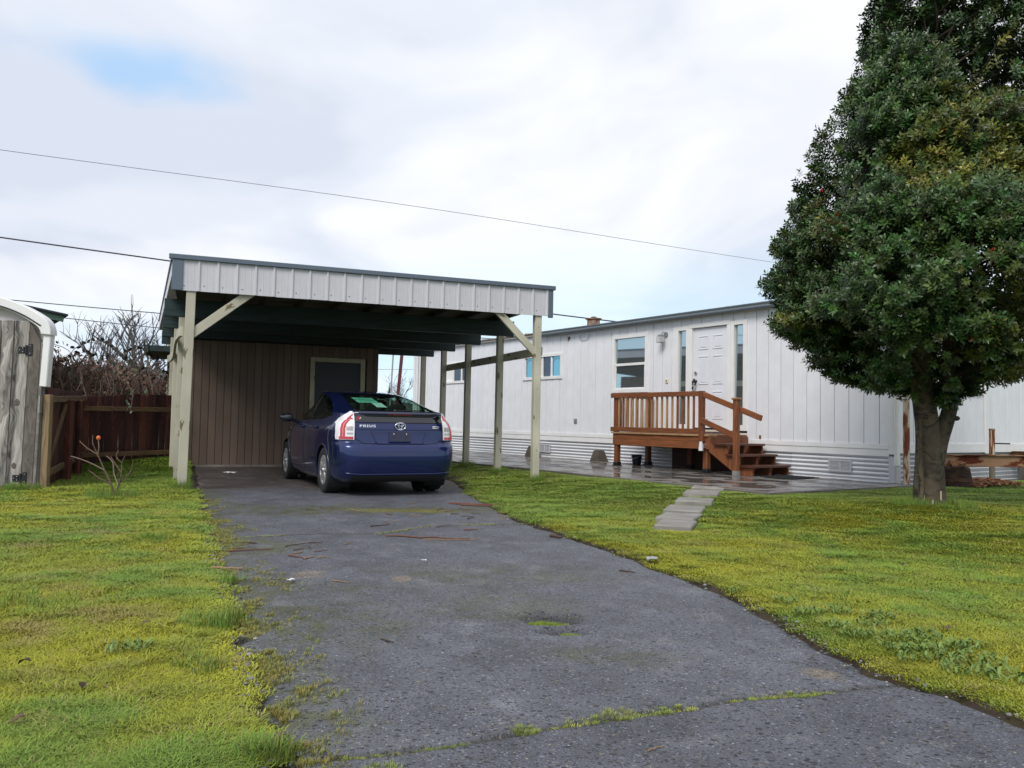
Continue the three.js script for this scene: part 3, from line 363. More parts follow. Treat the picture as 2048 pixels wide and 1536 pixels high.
  const sl = (a, b, ga, gb) => { const w = part('sidelight', [bx(a, ga, 0.94, 3.075, -0.05, 0.028, 0.005), bx(gb, b, 0.94, 3.075, -0.05, 0.028, 0.005), bx(ga + 0.001, gb - 0.001, 2.995, 3.075, -0.05, 0.026, 0.004), bx(ga + 0.001, gb - 0.001, 0.94, 1.05, -0.05, 0.026, 0.004)], M.trim, o); pane(ga + 0.001, gb - 0.001, 1.051, 2.994, -0.027, M.glass, w); };
  sl(-0.508, -0.098, -0.39, -0.175); sl(0.985, 1.388, 1.07, 1.292);
  part('door_casing', [...casing(-0.095, 0.982, 0.95, 3.105, 0.085), bx(-0.009, 0.0, 0.98, 3.0, -0.05, -0.02, 0.001)], M.trim, o);
  const d = part('front_door', bx(0.002, 0.894, 0.985, 3.012, -0.07, -0.03, 0.004), M.door, o);
  for (const [x, w] of [[0.13, 0.26], [0.50, 0.26]]) for (const [y0, y1] of [[2.57, 2.85], [1.86, 2.44], [1.16, 1.72]]) { part('door_panel', [bx(x, x + w, y1 - 0.025, y1, -0.032, -0.018, 0.006), bx(x, x + w, y0, y0 + 0.025, -0.032, -0.018, 0.006), bx(x, x + 0.025, y0 + 0.026, y1 - 0.026, -0.032, -0.018, 0.006), bx(x + w - 0.025, x + w, y0 + 0.026, y1 - 0.026, -0.032, -0.018, 0.006), bx(x + 0.045, x + w - 0.045, y0 + 0.045, y1 - 0.045, -0.033, -0.021, 0.008)], M.door, d); }
  part('deadbolt', new THREE.CylinderGeometry(0.032, 0.034, 0.03, 18).rotateX(Math.PI / 2).translate(0.065, 2.10, -0.015), M.steel, d); part('door_knob', [new THREE.SphereGeometry(0.034, 16, 10).translate(0.065, 1.93, 0.03), new THREE.CylinderGeometry(0.014, 0.03, 0.05, 14).rotateX(Math.PI / 2).translate(0.065, 1.93, -0.005)], M.black, d);
  part('threshold', bx(-0.12, 1.0, 0.905, 0.948, -0.05, 0.06, 0.005), painted(C(0.62, 0.57, 0.47)), o); part('sill_strip', bx(-0.5, 1.38, 0.80, 0.90, -0.02, 0.015, 0.004), painted(C(0.7, 0.68, 0.62)), o);
  // small fittings on the wall
  { const l = part('porch_light', [new THREE.CylinderGeometry(0.055, 0.06, 0.02, 18).rotateX(Math.PI / 2).translate(-0.76, 2.95, 0.015), tube([[-0.76, 2.95, 0.02], [-0.77, 3.0, 0.07], [-0.79, 2.97, 0.12]], 0.011, 10, 8), new THREE.CylinderGeometry(0.045, 0.07, 0.03, 14).translate(-0.80, 2.935, 0.13), bx(-0.865, -0.735, 2.775, 2.787, 0.065, 0.195, 0.003), ...[[-0.862, 0.068], [-0.742, 0.068], [-0.862, 0.188], [-0.742, 0.188]].map(([x, z]) => bx(x, x + 0.006, 2.787, 2.925, z, z + 0.006, 0.001))], std({ color: C(0.32, 0.33, 0.34), roughness: 0.4, metalness: 0.6 }), o); part('lamp_glass', bx(-0.853, -0.747, 2.788, 2.922, 0.077, 0.183, 0.004), phys({ color: C(0.8, 0.8, 0.78), roughness: 0.35, transmission: 0.6 }), l); }
  { const b = part('doorbell', bx(-0.765, -0.69, 1.915, 2.005, 0.0, 0.02, 0.006), painted(C(0.8, 0.72, 0.5)), o); part('button', new THREE.CylinderGeometry(0.014, 0.016, 0.01, 14).rotateX(Math.PI / 2).translate(-0.7275, 1.96, 0.024), M.screw, b); }
  part('outlet_box', [bx(-3.80, -3.70, 1.03, 1.14, 0, 0.03, 0.006), bx(-3.775, -3.725, 1.05, 1.12, 0.03, 0.04, 0.004)], std({ color: C(0.22, 0.24, 0.27), roughness: 0.5 }), o);
  part('bracket', [bx(-4.08, -4.01, 3.09, 3.16, 0, 0.03, 0.01), bx(-4.10, -4.05, 3.05, 3.11, 0.0, 0.02, 0.008)], M.rustDark, o); part('loose_cable', tube([[-3.65, 3.16, 0.012], [-3.6, 3.05, 0.016], [-3.45, 3.02, 0.016], [-3.32, 3.06, 0.016], [-3.27, 3.17, 0.012]], 0.005, 20, 5), M.wireThin, o);
  part('stain', bx(1.66, 1.71, 0.80, 0.87, 0.002, 0.006, 0.002), std({ color: C(0.5, 0.42, 0.12), roughness: 0.8, map: T.rust }), o, 'yellow stain on the siding foot');
  // roof edge, gutter and low roof
  part('drip_edge', [bx(X0 - 0.12, X1 + 0.14, 3.27, 3.335, -0.02, 0.09, 0.005), bx(X0 - 0.1, X1 + 0.1, 3.236, 3.268, -0.02, 0.014, 0.004)], M.drip, o);
  { const s = new THREE.Shape(); s.moveTo(0, 0); s.lineTo(-0.075, 0); s.quadraticCurveTo(-0.11, 0.03, -0.095, 0.06); s.lineTo(-0.115, 0.095); s.lineTo(-0.115, 0.11); s.lineTo(-0.10, 0.11); s.lineTo(-0.10, 0.098); s.lineTo(-0.08, 0.06); s.quadraticCurveTo(-0.092, 0.035, -0.068, 0.014); s.lineTo(-0.012, 0.014); s.lineTo(-0.012, 0.10); s.lineTo(0, 0.10); for (const [a, b] of [[-5.2, -2.15], [-2.148, 0.95], [0.952, X1 + 0.12]]) part('gutter', new THREE.ExtrudeGeometry(s, { depth: b - a, bevelEnabled: false, curveSegments: 5 }).rotateY(Math.PI / 2).translate(a, 3.235, 0.092), M.gutter, o); }
  { const pos = [], idx = [], uv = []; [[0.12, 3.34], [-3.0, 3.62], [-6.15, 3.34]].forEach(([z, y]) => { for (const x of [X0 - 0.15, X1 + 0.16]) { pos.push(x, y, z); uv.push(x, z); } }); idx.push(0, 1, 3, 0, 3, 2, 2, 3, 5, 2, 5, 4); const top = geom(pos, idx, uv), low = top.clone().translate(0, -0.03, 0); part('roof', [top, low, bx(X0 - 0.15, X1 + 0.16, 3.315, 3.345, 0.1, 0.125, 0.003)], M.roofMetal, o); for (let x = X0 + 0.1, k = 0; x < X1; x += 0.42, k++) part('roof_rib', bar([x, 3.348, 0.13], [x, 3.628, -3.0], 0.03, 0.03, 0.004), M.roofMetal, o);
    const e = new THREE.Shape([[0, 0], [6.2, 0], [3.1, 0.3]].map((p) => new THREE.Vector2(...p))); part('gable', new THREE.ExtrudeGeometry(e, { depth: 0.03, bevelEnabled: false }).rotateY(Math.PI / 2).translate(X1 - 0.035, 3.29, 0.06), M.siding[0], o); }
  { const c = part('roof_vent', [bx(-4.28, -4.0, 3.36, 3.66, -0.95, -0.75, 0.01), bx(-4.31, -3.97, 3.66, 3.70, -0.98, -0.72, 0.008)], M.rustDark, o); part('vent_hood', bx(-4.2, -4.08, 3.7, 3.74, -0.9, -0.8, 0.01), M.rustDark, c); }
  part('downspout', [bar([X0 + 0.3, 0.7, 0.05], [X0 + 0.3, 3.3, 0.05], 0.06, 0.05, 0.006, V(0, 0, 1))], M.trim, o);
  // number strip on the end wall beside the corner pipe
  const strip = part('number_strip', bx(X1 + 0.024, X1 + 0.034, 1.55, 2.10, -0.30, -0.17, 0.002), M.trim, o);
  const f = await new FontLoader().loadAsync('fonts/droid/droid_serif_bold.typeface.json');
  ['1', '2', '3', '7'].forEach((ch, i) => { const g = new TextGeometry(ch, { font: f, size: 0.095, depth: 0.004, curveSegments: 4 }); g.computeBoundingBox(); g.translate(-g.boundingBox.max.x / 2, 0, 0); part('numeral', g.rotateZ(-0.12).rotateY(Math.PI / 2).translate(X1 + 0.034, 1.97 - 0.125 * i, -0.225 + 0.006 * i), M.black, strip); });
}
// ---------------------------------------------------------------- car: x right, y up, +z towards its tail, origin on the ground below the rear axle
{
  const car = thing('parked_car', 'dark blue five-door hatchback parked tail-out under the carport', 'car', [-1.849, 0.0, -11.647], 0.459);
  const paint = phys({ color: C(0.0065, 0.017, 0.098), roughness: 0.32, metalness: 0.6, clearcoat: 1, clearcoatRoughness: 0.04 });
  const gloss = phys({ color: C(0.006, 0.006, 0.008), roughness: 0.08, clearcoat: 1, clearcoatRoughness: 0.03 }), trim = std({ color: C(0.012, 0.012, 0.013), roughness: 0.6 }), seam = std({ color: C(0.002, 0.002, 0.004), roughness: 0.9 }), chrome = std({ color: C(0.8, 0.8, 0.82), roughness: 0.15, metalness: 1 });
  const tint = phys({ color: C(0.62, 0.80, 0.72), roughness: 0.02, transmission: 1, thickness: 0, ior: 1.5 }), dark = std({ color: C(0.014, 0.013, 0.013), roughness: 0.9 });
  const red = phys({ color: C(0.50, 0.012, 0.028), roughness: 0.12, clearcoat: 1, clearcoatRoughness: 0.03 }), pink = phys({ color: C(0.78, 0.30, 0.34), roughness: 0.15, clearcoat: 1 }), lens = phys({ color: C(0.76, 0.76, 0.76), roughness: 0.14, clearcoat: 1, clearcoatRoughness: 0.03 }), lensGrey = phys({ color: C(0.42, 0.40, 0.39), roughness: 0.2, metalness: 0.5, clearcoat: 1 }), alloy = std({ color: C(0.58, 0.58, 0.59), roughness: 0.35, metalness: 0.75 });
  // plan outline of the shell at each height
  const zr = smoothCurve([[0.19, 0.66], [0.235, 0.775], [0.29, 0.815], [0.335, 0.835], [0.42, 0.852], [0.52, 0.858], [0.60, 0.855], [0.66, 0.845], [0.70, 0.815], [0.725, 0.785], [0.80, 0.778], [0.90, 0.772], [0.98, 0.760], [1.06, 0.735], [1.095, 0.738], [1.118, 0.75], [1.132, 0.70], [1.145, 0.62], [1.20, 0.39], [1.27, 0.08], [1.34, -0.27], [1.40, -0.62], [1.445, -0.98], [1.475, -1.33], [1.492, -1.66]]);
  const zf = smoothCurve([[0.19, -3.40], [0.3, -3.55], [0.45, -3.60], [0.6, -3.575], [0.72, -3.48], [0.82, -3.27], [0.92, -2.95], [1.0, -2.66], [1.1, -2.47], [1.2, -2.30], [1.3, -2.12], [1.4, -1.92], [1.46, -1.77], [1.492, -1.66]]);
  const hw = smoothCurve([[0.19, 0.79], [0.24, 0.835], [0.32, 0.853], [0.45, 0.866], [0.6, 0.872], [0.75, 0.872], [0.85, 0.866], [0.92, 0.85], [0.985, 0.818], [1.05, 0.785], [1.15, 0.735], [1.25, 0.684], [1.35, 0.628], [1.42, 0.575], [1.455, 0.52], [1.478, 0.42], [1.492, 0.0]]);
  const nn = smoothCurve([[0.19, 8], [0.5, 9], [0.7, 9], [0.95, 9], [1.1, 8], [1.2, 5.2], [1.40, 4], [1.49, 2.6]]), zm = smoothCurve([[0.19, -1.25], [1.2, -1.25], [1.40, -1.35], [1.46, -1.5], [1.492, -1.66]]);
  const rearZ = (x, y) => { const n = nn(y), w = hw(y), q = Math.min(Math.abs(x) / w, 0.9999); return zm(y) + (zr(y) - zm(y)) * Math.pow(1 - Math.pow(q, n), 1 / n); };
  const frontZ = (x, y) => { const n = nn(y) * 0.4, w = hw(y), q = Math.min(Math.abs(x) / w, 0.9999); return zm(y) - (zm(y) - zf(y)) * Math.pow(1 - Math.pow(q, n), 1 / n); };
  const sideX = (z, y) => { const m = zm(y), b = z > m, n = nn(y) * (b ? 1 : 0.4), a = b ? zr(y) - m : m - zf(y), q = Math.min(Math.abs(z - m) / a, 0.9999); return hw(y) * Math.pow(1 - Math.pow(q, n), 1 / n); };
  // outlines: side glass in (z, y), rear glass half-width over height
  const inPoly = (p, x, y) => { let c = false; for (let i = 0, j = p.length - 1; i < p.length; j = i++) if ((p[i][1] > y) !== (p[j][1] > y) && x < (p[j][0] - p[i][0]) * (y - p[i][1]) / (p[j][1] - p[i][1]) + p[i][0]) c = !c; return c; };
  const glassA = [[-2.38, 1.00], [-2.16, 1.16], [-1.92, 1.29], [-1.66, 1.375], [-1.24, 1.40], [-1.24, 1.01]], glassB = [[-1.14, 1.01], [-1.14, 1.40], [-0.85, 1.375], [-0.52, 1.31], [-0.30, 1.245], [-0.36, 1.035]], glassC = [[-0.28, 1.04], [-0.23, 1.225], [-0.05, 1.155], [0.13, 1.075]];
  const rearHalf = curve([[1.135, 0.50], [1.16, 0.56], [1.22, 0.545], [1.30, 0.50], [1.395, 0.44]]), inRear = (x, y, z) => y > 1.150 && y < 1.395 && Math.abs(x) < rearHalf(y) && z > -0.9, inWind = (x, y, z) => z < -1.7 && y > 1.03 && y < 1.44 && Math.abs(x) < hw(y) * 0.86;
  const wheelsZ = [0, -2.70], inArch = (x, y, z) => wheelsZ.some((w) => Math.hypot(z - w, y - 0.315) < 0.362 && Math.abs(x) > 0.5);
  const ys = []; for (let y = 0.19; y < 1.492; y += y > 1.42 ? 0.005 : 0.0115) ys.push(y); ys.push(1.492);
  const NP = 520, pos = [], idx = [], uv = [];
  for (const y of ys) { const n = nn(y), m = zm(y), w = hw(y); for (let i = 0; i < NP; i++) { const a = i / NP * 2 * Math.PI, c = Math.cos(a), s = Math.sin(a), back = c > 0, e = back ? n : n * 0.4, rr = Math.pow(Math.pow(Math.abs(c), e) + Math.pow(Math.abs(s), e), -1 / e); pos.push(w * s * rr, y, m + (back ? zr(y) - m : m - zf(y)) * c * rr); uv.push(i / NP, y); } }
  const cut = (x, y, z) => inArch(x, y, z) || inRear(x, y, z) || inWind(x, y, z) || [glassA, glassB, glassC].some((g) => Math.abs(x) > 0.3 && inPoly(g, z, y));
  for (let j = 0; j < ys.length - 1; j++) for (let i = 0; i < NP; i++) { const a = j * NP + i, b = j * NP + (i + 1) % NP, c = a + NP, d = b + NP; const mid = [0, 1, 2].map((k) => (pos[a * 3 + k] + pos[b * 3 + k] + pos[c * 3 + k] + pos[d * 3 + k]) / 4); if (!cut(...mid)) idx.push(a, b, d, a, d, c); }
  const body = part('body', geom(pos, idx, uv), paint, car);
  { const s = new THREE.Shape(); const pts = []; for (let i = 0; i < 80; i++) { const k = i * Math.floor(NP / 80); pts.push(new THREE.Vector2(pos[k * 3] * 0.93, -pos[k * 3 + 2])); } s.setFromPoints(pts); part('underbody', [new THREE.ShapeGeometry(s).rotateX(-Math.PI / 2).translate(0, 0.2, 0), bx(-0.60, 0.60, 0.2, 0.5, -3.3, 0.66)], trim, car); }
  // a patch that lies on the shell: rows of y, columns between two edges; kind «rear» runs over x, «side» over z
  function patch(kind, y0, y1, a, b, off, sign = 1, ny = 14, nx = 22) {
    const P = [], I = [], U = [], at = (u, y, o) => { const e = 0.004; if (kind === 'rear' || kind === 'front') { const F = kind === 'rear' ? rearZ : frontZ, q = kind === 'rear' ? 1 : -1, z = F(u, y), nx_ = -(F(u + e, y) - F(u - e, y)) / (2 * e) * q, ny_ = -(F(u, y + e) - F(u, y - e)) / (2 * e) * q, l = Math.hypot(nx_, ny_, 1); return [u + o * nx_ / l, y + o * ny_ / l, z + q * o / l]; } const x = sideX(u, y), nz_ = -(sideX(u + e, y) - sideX(u - e, y)) / (2 * e), ny_ = -(sideX(u, y + e) - sideX(u, y - e)) / (2 * e), l = Math.hypot(nz_, ny_, 1); return [sign * (x + o / l), y + o * ny_ / l, u + o * nz_ / l]; };
    for (const o of [off, -0.006]) for (let j = 0; j <= ny; j++) { const y = lerp(y0, y1, j / ny); for (let i = 0; i <= nx; i++) { P.push(...at(lerp(a(y), b(y), i / nx), y, o)); U.push(i / nx, j / ny); } }
    const w = nx + 1, flip = (kind === 'side' ? sign < 0 : kind === 'rear') ? 1 : 0, q = (A, B, D, E) => (flip ? I.push(A, B, D, A, D, E) : I.push(A, D, B, A, E, D));
    for (let j = 0; j < ny; j++) for (let i = 0; i < nx; i++) { const A = j * w + i; q(A, A + 1, A + w + 1, A + w); }
    const top = geom(P.slice(0, w * (ny + 1) * 3), I.slice(), U.slice(0, w * (ny + 1) * 2)); const K = w * (ny + 1), S = [], rim = []; for (let i = 0; i < nx; i++) rim.push([i, i + 1]); for (let j = 0; j < ny; j++) rim.push([j * w + nx, (j + 1) * w + nx]); for (let i = nx; i > 0; i--) rim.push([ny * w + i, ny * w + i - 1]); for (let j = ny; j > 0; j--) rim.push([j * w, (j - 1) * w]);
    for (const [A, B] of rim) { const g = [A, B, B + K, A + K].map((k) => P.slice(k * 3, k * 3 + 3)); S.push(...g[0], ...g[2], ...g[1], ...g[0], ...g[3], ...g[2]); }
    return merge([top, geom(S, null, new Array(S.length / 3 * 2).fill(0))]);
  }
  const k = (v) => () => v;
  const strip = (kind, pts, w, off, sign) => merge(pts.slice(1).map((q, i) => { const p = pts[i]; const n = 8, seg = []; for (let t = 0; t <= n; t++) { const u = lerp(p[0], q[0], t / n), y = lerp(p[1], q[1], t / n); seg.push(kind === 'rear' ? [u, y, rearZ(u, y) + off] : [sign * (sideX(u, y) + off), y, u]); } return tube(seg, w, n, 5); }));
  // glass
  part('rear_window', patch('rear', 1.140, 1.405, (y) => -rearHalf(y) - 0.012, (y) => rearHalf(y) + 0.012, 0.004, 1, 24, 30), tint, car);
  part('windscreen', patch('front', 1.02, 1.445, (y) => -hw(y) * 0.87, (y) => hw(y) * 0.87, 0.003, 1, 20, 26), tint, car);
  const edge = (g, y) => { const xs = []; for (let i = 0, j = g.length - 1; i < g.length; j = i++) if ((g[i][1] > y) !== (g[j][1] > y)) xs.push((g[j][0] - g[i][0]) * (y - g[i][1]) / (g[j][1] - g[i][1]) + g[i][0]); return xs.sort((p, q) => p - q); };
  for (const s of [-1, 1]) for (const g of [glassA, glassB, glassC]) { const lo = Math.max(...g.filter((p) => p[1] < 1.09).map((p) => p[1])) - 0.0, yy = g.map((p) => p[1]), y0 = Math.min(...yy) + 0.003, y1 = Math.max(...yy) - 0.003; part('side_window', patch('side', y0, y1, (y) => (edge(g, y)[0] ?? 0) - 0.008, (y) => (edge(g, y).at(-1) ?? 0) + 0.008, 0.0025, s, 18, 16), tint, car); }
  for (const s of [-1, 1]) { part('pillar_trim', patch('side', 1.01, 1.40, k(-1.245), k(-1.135), 0.005, s, 12, 4), gloss, car); part('pillar_trim', patch('side', 1.03, 1.25, (y) => lerp(-0.36, -0.30, (y - 1.03) / 0.22), (y) => lerp(-0.28, -0.235, (y - 1.03) / 0.22), 0.004, s, 10, 4), gloss, car); part('belt_trim', strip('side', [[-2.40, 0.992], [-1.2, 1.003], [-0.3, 1.03], [0.14, 1.066]], 0.007, 0.003, s), gloss, car); }
  // tail: dark upright glass band, tail-lamps, badges, plate recess
  part('tail_glass', patch('rear', 0.992, 1.082, (y) => -0.625 + 0.1 * (y - 0.99), (y) => 0.625 - 0.1 * (y - 0.99), 0.004, 1, 8, 30), gloss, car, 'black upright glass band below the spoiler');
  part('spoiler', patch('rear', 1.086, 1.134, k(-0.63), k(0.63), 0.012, 1, 8, 34), phys({ color: C(0.008, 0.012, 0.04), roughness: 0.2, clearcoat: 1 }), car); part('brake_light', patch('rear', 1.100, 1.112, k(-0.17), k(0.17), 0.016, 1, 2, 8), std({ color: C(0.25, 0.02, 0.03), roughness: 0.2 }), car);
  for (const s of [-1, 1]) { // each lamp: pale lens with a red hooked bar and a red foot
    const inner = (y) => 0.628 - 0.04 * (y - 0.78), outer = curve([[0.755, 0.822], [0.80, 0.826], [0.90, 0.818], [0.98, 0.798], [1.03, 0.765], [1.08, 0.715], [1.125, 0.655]]);
    const L = (a, b) => (s < 0 ? [(y) => -b(y), (y) => -a(y)] : [a, b]);
    const lamp = part('tail_light', patch('rear', 0.757, 1.125, ...L(inner, outer), 0.012, 1, 30, 16), lens, car);
    part('lamp_foot', patch('rear', 0.763, 0.797, ...L((y) => inner(y) + 0.012, (y) => outer(y) - 0.03), 0.0165, 1, 3, 12), red, lamp);
    const bend = (w0) => curve([[0.797, w0], [0.90, w0 - 0.004], [0.96, w0 - 0.022], [1.0, w0 - 0.055], [1.03, w0 - 0.10]]);
    const b0 = bend(0.782), b1 = bend(0.757); part('lamp_bar', patch('rear', 0.797, 1.045, ...L((y) => Math.max(b0(y) - 0.02, inner(y) + 0.012), (y) => Math.max(b0(y), inner(y) + 0.02)), 0.0165, 1, 22, 4), red, lamp); part('lamp_bar', patch('rear', 0.797, 1.012, ...L((y) => Math.max(b1(y) - 0.022, inner(y) + 0.012), (y) => Math.max(b1(y) - 0.004, inner(y) + 0.018)), 0.0165, 1, 20, 4), red, lamp);
    part('lamp_bar', patch('rear', 0.80, 1.02, ...L((y) => Math.max(b0(y) - 0.027, inner(y) + 0.012), (y) => Math.max(b0(y) - 0.021, inner(y) + 0.016)), 0.0155, 1, 20, 3), pink, lamp);
    part('lamp_cap', patch('rear', 1.02, 1.092, ...L((y) => inner(y) + 0.012, (y) => Math.max(outer(y) - 0.07, inner(y) + 0.02)), 0.0165, 1, 6, 6), red, lamp);
    part('reflector', patch('rear', 0.88, 0.93, ...L((y) => inner(y) + 0.02, (y) => inner(y) + 0.095), 0.0155, 1, 4, 5), lensGrey, lamp); part('reflector', patch('rear', 0.83, 0.85, ...L((y) => inner(y) + 0.02, (y) => inner(y) + 0.09), 0.0155, 1, 2, 5), lensGrey, lamp);
  }
  part('hatch_seam', [strip('rear', [[-0.628, 1.08], [-0.612, 0.77], [-0.52, 0.715], [-0.30, 0.70], [0.30, 0.70], [0.52, 0.715], [0.612, 0.77], [0.628, 1.08]], 0.0045, 0.001), strip('rear', [[-0.61, 0.988], [0, 0.988], [0.61, 0.988]], 0.004, 0.001), strip('rear', [[-0.60, 0.893], [-0.3, 0.890], [0.3, 0.890], [0.60, 0.893]], 0.0035, 0.001)], seam, car);
  { // plate recess: raised frame round a sunk field, and the empty plate carrier
    part('plate_recess', [patch('rear', 0.862, 0.886, k(-0.40), k(0.40), 0.013, 1, 3, 16), patch('rear', 0.72, 0.885, (y) => -0.405 + 0.42 * (0.885 - y), (y) => -0.385 + 0.42 * (0.885 - y), 0.01, 1, 8, 3), patch('rear', 0.72, 0.885, (y) => 0.385 - 0.42 * (0.885 - y), (y) => 0.405 - 0.42 * (0.885 - y), 0.01, 1, 8, 3)], paint, car); const pl = part('plate_carrier', patch('rear', 0.735, 0.858, k(-0.155), k(0.155), 0.012, 1, 4, 8), std({ color: C(0.03, 0.034, 0.07), roughness: 0.55 }), car); for (const s of [-1, 1]) part('screw', new THREE.SphereGeometry(0.008, 8, 6).translate(s * 0.09, 0.838, 0.79), std({ color: C(0.8, 0.8, 0.8), roughness: 0.4 }), pl); for (const s of [-1, 1]) part('slot', cbox(0.022, 0.008, 0.006, 0.001).translate(s * 0.085, 0.79, 0.791), trim, pl); }
  { // round badge of three crossing ovals
    const e = (rx, ry, w, cy = 0) => { const pts = []; for (let i = 0; i <= 36; i++) { const a = i / 36 * 2 * Math.PI; pts.push([rx * Math.cos(a), 0.942 + cy + ry * Math.sin(a), 0.786]); } return tube(pts, w, 44, 6); }; part('badge', [e(0.072, 0.049, 0.007), e(0.024, 0.046, 0.0055), e(0.05, 0.019, 0.0055, 0.022)], chrome, car); }
  const font = await new FontLoader().loadAsync('fonts/droid/droid_sans_bold.typeface.json');
  const words = (t, size, x, y, sx = 1.5) => { const g = new TextGeometry(t, { font, size, depth: 0.006, curveSegments: 4 }).scale(sx, 1, 1); g.translate(x, y, 0); const p = g.attributes.position; for (let i = 0; i < p.count; i++) p.setZ(i, p.getZ(i) + rearZ(p.getX(i), p.getY(i)) + 0.001); g.computeVertexNormals(); return g; };
  part('lettering', words('PRIUS', 0.033, -0.565, 0.926, 1.75), chrome, car); { const h = part('hybrid_plate', patch('rear', 0.918, 0.948, k(0.47), k(0.565), 0.006, 1, 2, 4), chrome, car); part('plate_print', words('HYBRID', 0.0105, 0.476, 0.928, 1.2).translate(0, 0, 0.004), seam, h); }
  { const c = [-0.562, 1.035], z = rearZ(...c) + 0.006, g = new THREE.CircleGeometry(0.034, 24).translate(...c, z); const st = part('sticker', g, std({ color: C(0.75, 0.75, 0.77), roughness: 0.5 }), car, 'round red and white sticker'); part('sticker_print', new THREE.CircleGeometry(0.0335, 20, Math.PI * 0.28, Math.PI).translate(...c, z + 0.0015), std({ color: C(0.50, 0.02, 0.05), roughness: 0.5 }), st); }
  // bumper: lower dark valance, crease
  part('bumper_crease', [strip('rear', [[-0.72, 0.315], [-0.5, 0.30], [0.5, 0.30], [0.72, 0.315]], 0.011, 0.002)], paint, car); part('rear_valance', patch('rear', 0.192, 0.285, k(-0.66), k(0.66), 0.004, 1, 5, 30), trim, car); for (const s of [-1, 1]) part('bumper_seam', strip('rear', [[s * 0.845, 0.752], [s * 0.74, 0.748], [s * 0.63, 0.742]], 0.004, 0.001), seam, car);
  // sides: door seams, handles, rocker, arch lips
  for (const s of [-1, 1]) {
    part('door_seam', [strip('side', [[-2.32, 0.98], [-2.30, 0.45], [-2.24, 0.30]], 0.0035, 0.001, s), strip('side', [[-1.19, 1.0], [-1.20, 0.6], [-1.18, 0.30]], 0.0035, 0.001, s), strip('side', [[-0.28, 1.03], [-0.30, 0.80], [-0.40, 0.66], [-0.42, 0.34]], 0.0035, 0.001, s), strip('side', [[-2.24, 0.298], [-1.2, 0.29], [-0.43, 0.33]], 0.004, 0.001, s)], seam, car);
    for (const z of [-1.36, -0.46]) { const x = sideX(z, 0.905); const h = part('door_handle', tube([[s * (x + 0.004), 0.905, z - 0.09], [s * (x + 0.036), 0.908, z - 0.05], [s * (x + 0.036), 0.91, z + 0.06], [s * (x + 0.004), 0.912, z + 0.09]], 0.013, 14, 8), paint, car); part('handle_cup', new THREE.SphereGeometry(0.045, 14, 8).scale(0.12, 0.6, 1).translate(s * x, 0.9, z), seam, h); }
    part('rocker', patch('side', 0.195, 0.26, k(-2.33), k(-0.38), 0.014, s, 4, 20), paint, car);
    for (const w of wheelsZ) { const pts = []; for (let i = 0; i <= 24; i++) { const a = lerp(-0.28, Math.PI + 0.28, i / 24), z = w + 0.365 * Math.cos(a), y = 0.315 + 0.365 * Math.sin(a); if (y > 0.19) pts.push([s * (sideX(z, y) - 0.004), y, z]); } part('arch_lip', tube(pts, 0.012, 40, 6), paint, car); part('arch_liner', new THREE.CylinderGeometry(0.372, 0.372, 0.30, 32, 1, true, Math.PI * 0.30, Math.PI * 1.4).rotateZ(Math.PI / 2).rotateX(Math.PI * 0.5).translate(s * 0.69, 0.315, w), trim, car); part('arch_wall', new THREE.CircleGeometry(0.37, 28).rotateY(Math.PI / 2).translate(s * 0.55, 0.315, w), trim, car); }
    // mirror
    const mr = part('mirror', [new THREE.SphereGeometry(1, 20, 14).scale(0.115, 0.068, 0.06).translate(s * 0.965, 1.035, -2.08), tube([[s * 0.80, 0.985, -2.1], [s * 0.85, 0.99, -2.09], [s * 0.9, 1.01, -2.08]], 0.026, 6, 8)], phys({ color: C(0.008, 0.012, 0.045), roughness: 0.25, clearcoat: 1 }), car); part('mirror_glass', new THREE.SphereGeometry(1, 16, 10).scale(0.095, 0.052, 0.012).translate(s * 0.965, 1.035, -2.022), gloss, mr);
    // head-lamp
    part('head_light', patch('side', 0.66, 0.80, (y) => -3.30 + 0.2 * (y - 0.66), (y) => -2.86 + 1.2 * (y - 0.66), 0.006, s, 8, 12), lens, car);
  }
  part('indicator', cbox(0.006, 0.014, 0.05, 0.002).translate(-sideX(-2.55, 0.86) - 0.003, 0.86, -2.55), lens, car); part('antenna', tube([[0.0, 1.40, -0.62], [0.0, 1.46, -0.52], [0.0, 1.53, -0.42]], 0.006, 6, 6, 0.003), trim, car); part('rear_wiper', [tube([[-0.02, 1.153, 0.585], [0.2, 1.155, 0.575], [0.42, 1.165, 0.49]], 0.008, 10, 5), new THREE.SphereGeometry(0.025, 10, 8).translate(-0.02, 1.15, 0.60)], trim, car);
  // cabin
  const seatG = (x, z, hgt) => merge([cbox(0.48, hgt, 0.14, 0.05).rotateX(-0.2).translate(x, 0.50 + hgt / 2, z), cbox(0.27, 0.17, 0.09, 0.04).rotateX(-0.1).translate(x, 0.6 + hgt + 0.06, z + 0.10), cbox(0.5, 0.16, 0.5, 0.05).translate(x, 0.47, z - 0.3)]);
  for (const x of [-0.36, 0.36]) part('seat', seatG(x, -1.55, 0.60), dark, car); for (const x of [-0.40, 0, 0.40]) part('seat', seatG(x * 0.95, -0.62, 0.52), dark, car);
  part('cabin_floor', [bx(-0.72, 0.72, 0.36, 0.40, -2.3, 0.3), bx(-0.70, 0.70, 0.70, 0.74, -0.35, 0.55)], dark, car); part('dashboard', bx(-0.70, 0.70, 0.80, 0.99, -2.62, -2.1, 0.05), dark, car); part('headliner', patch('rear', 1.40, 1.47, (y) => -hw(y) * 0.8, (y) => hw(y) * 0.8, -0.02, 1, 6, 12), dark, car);
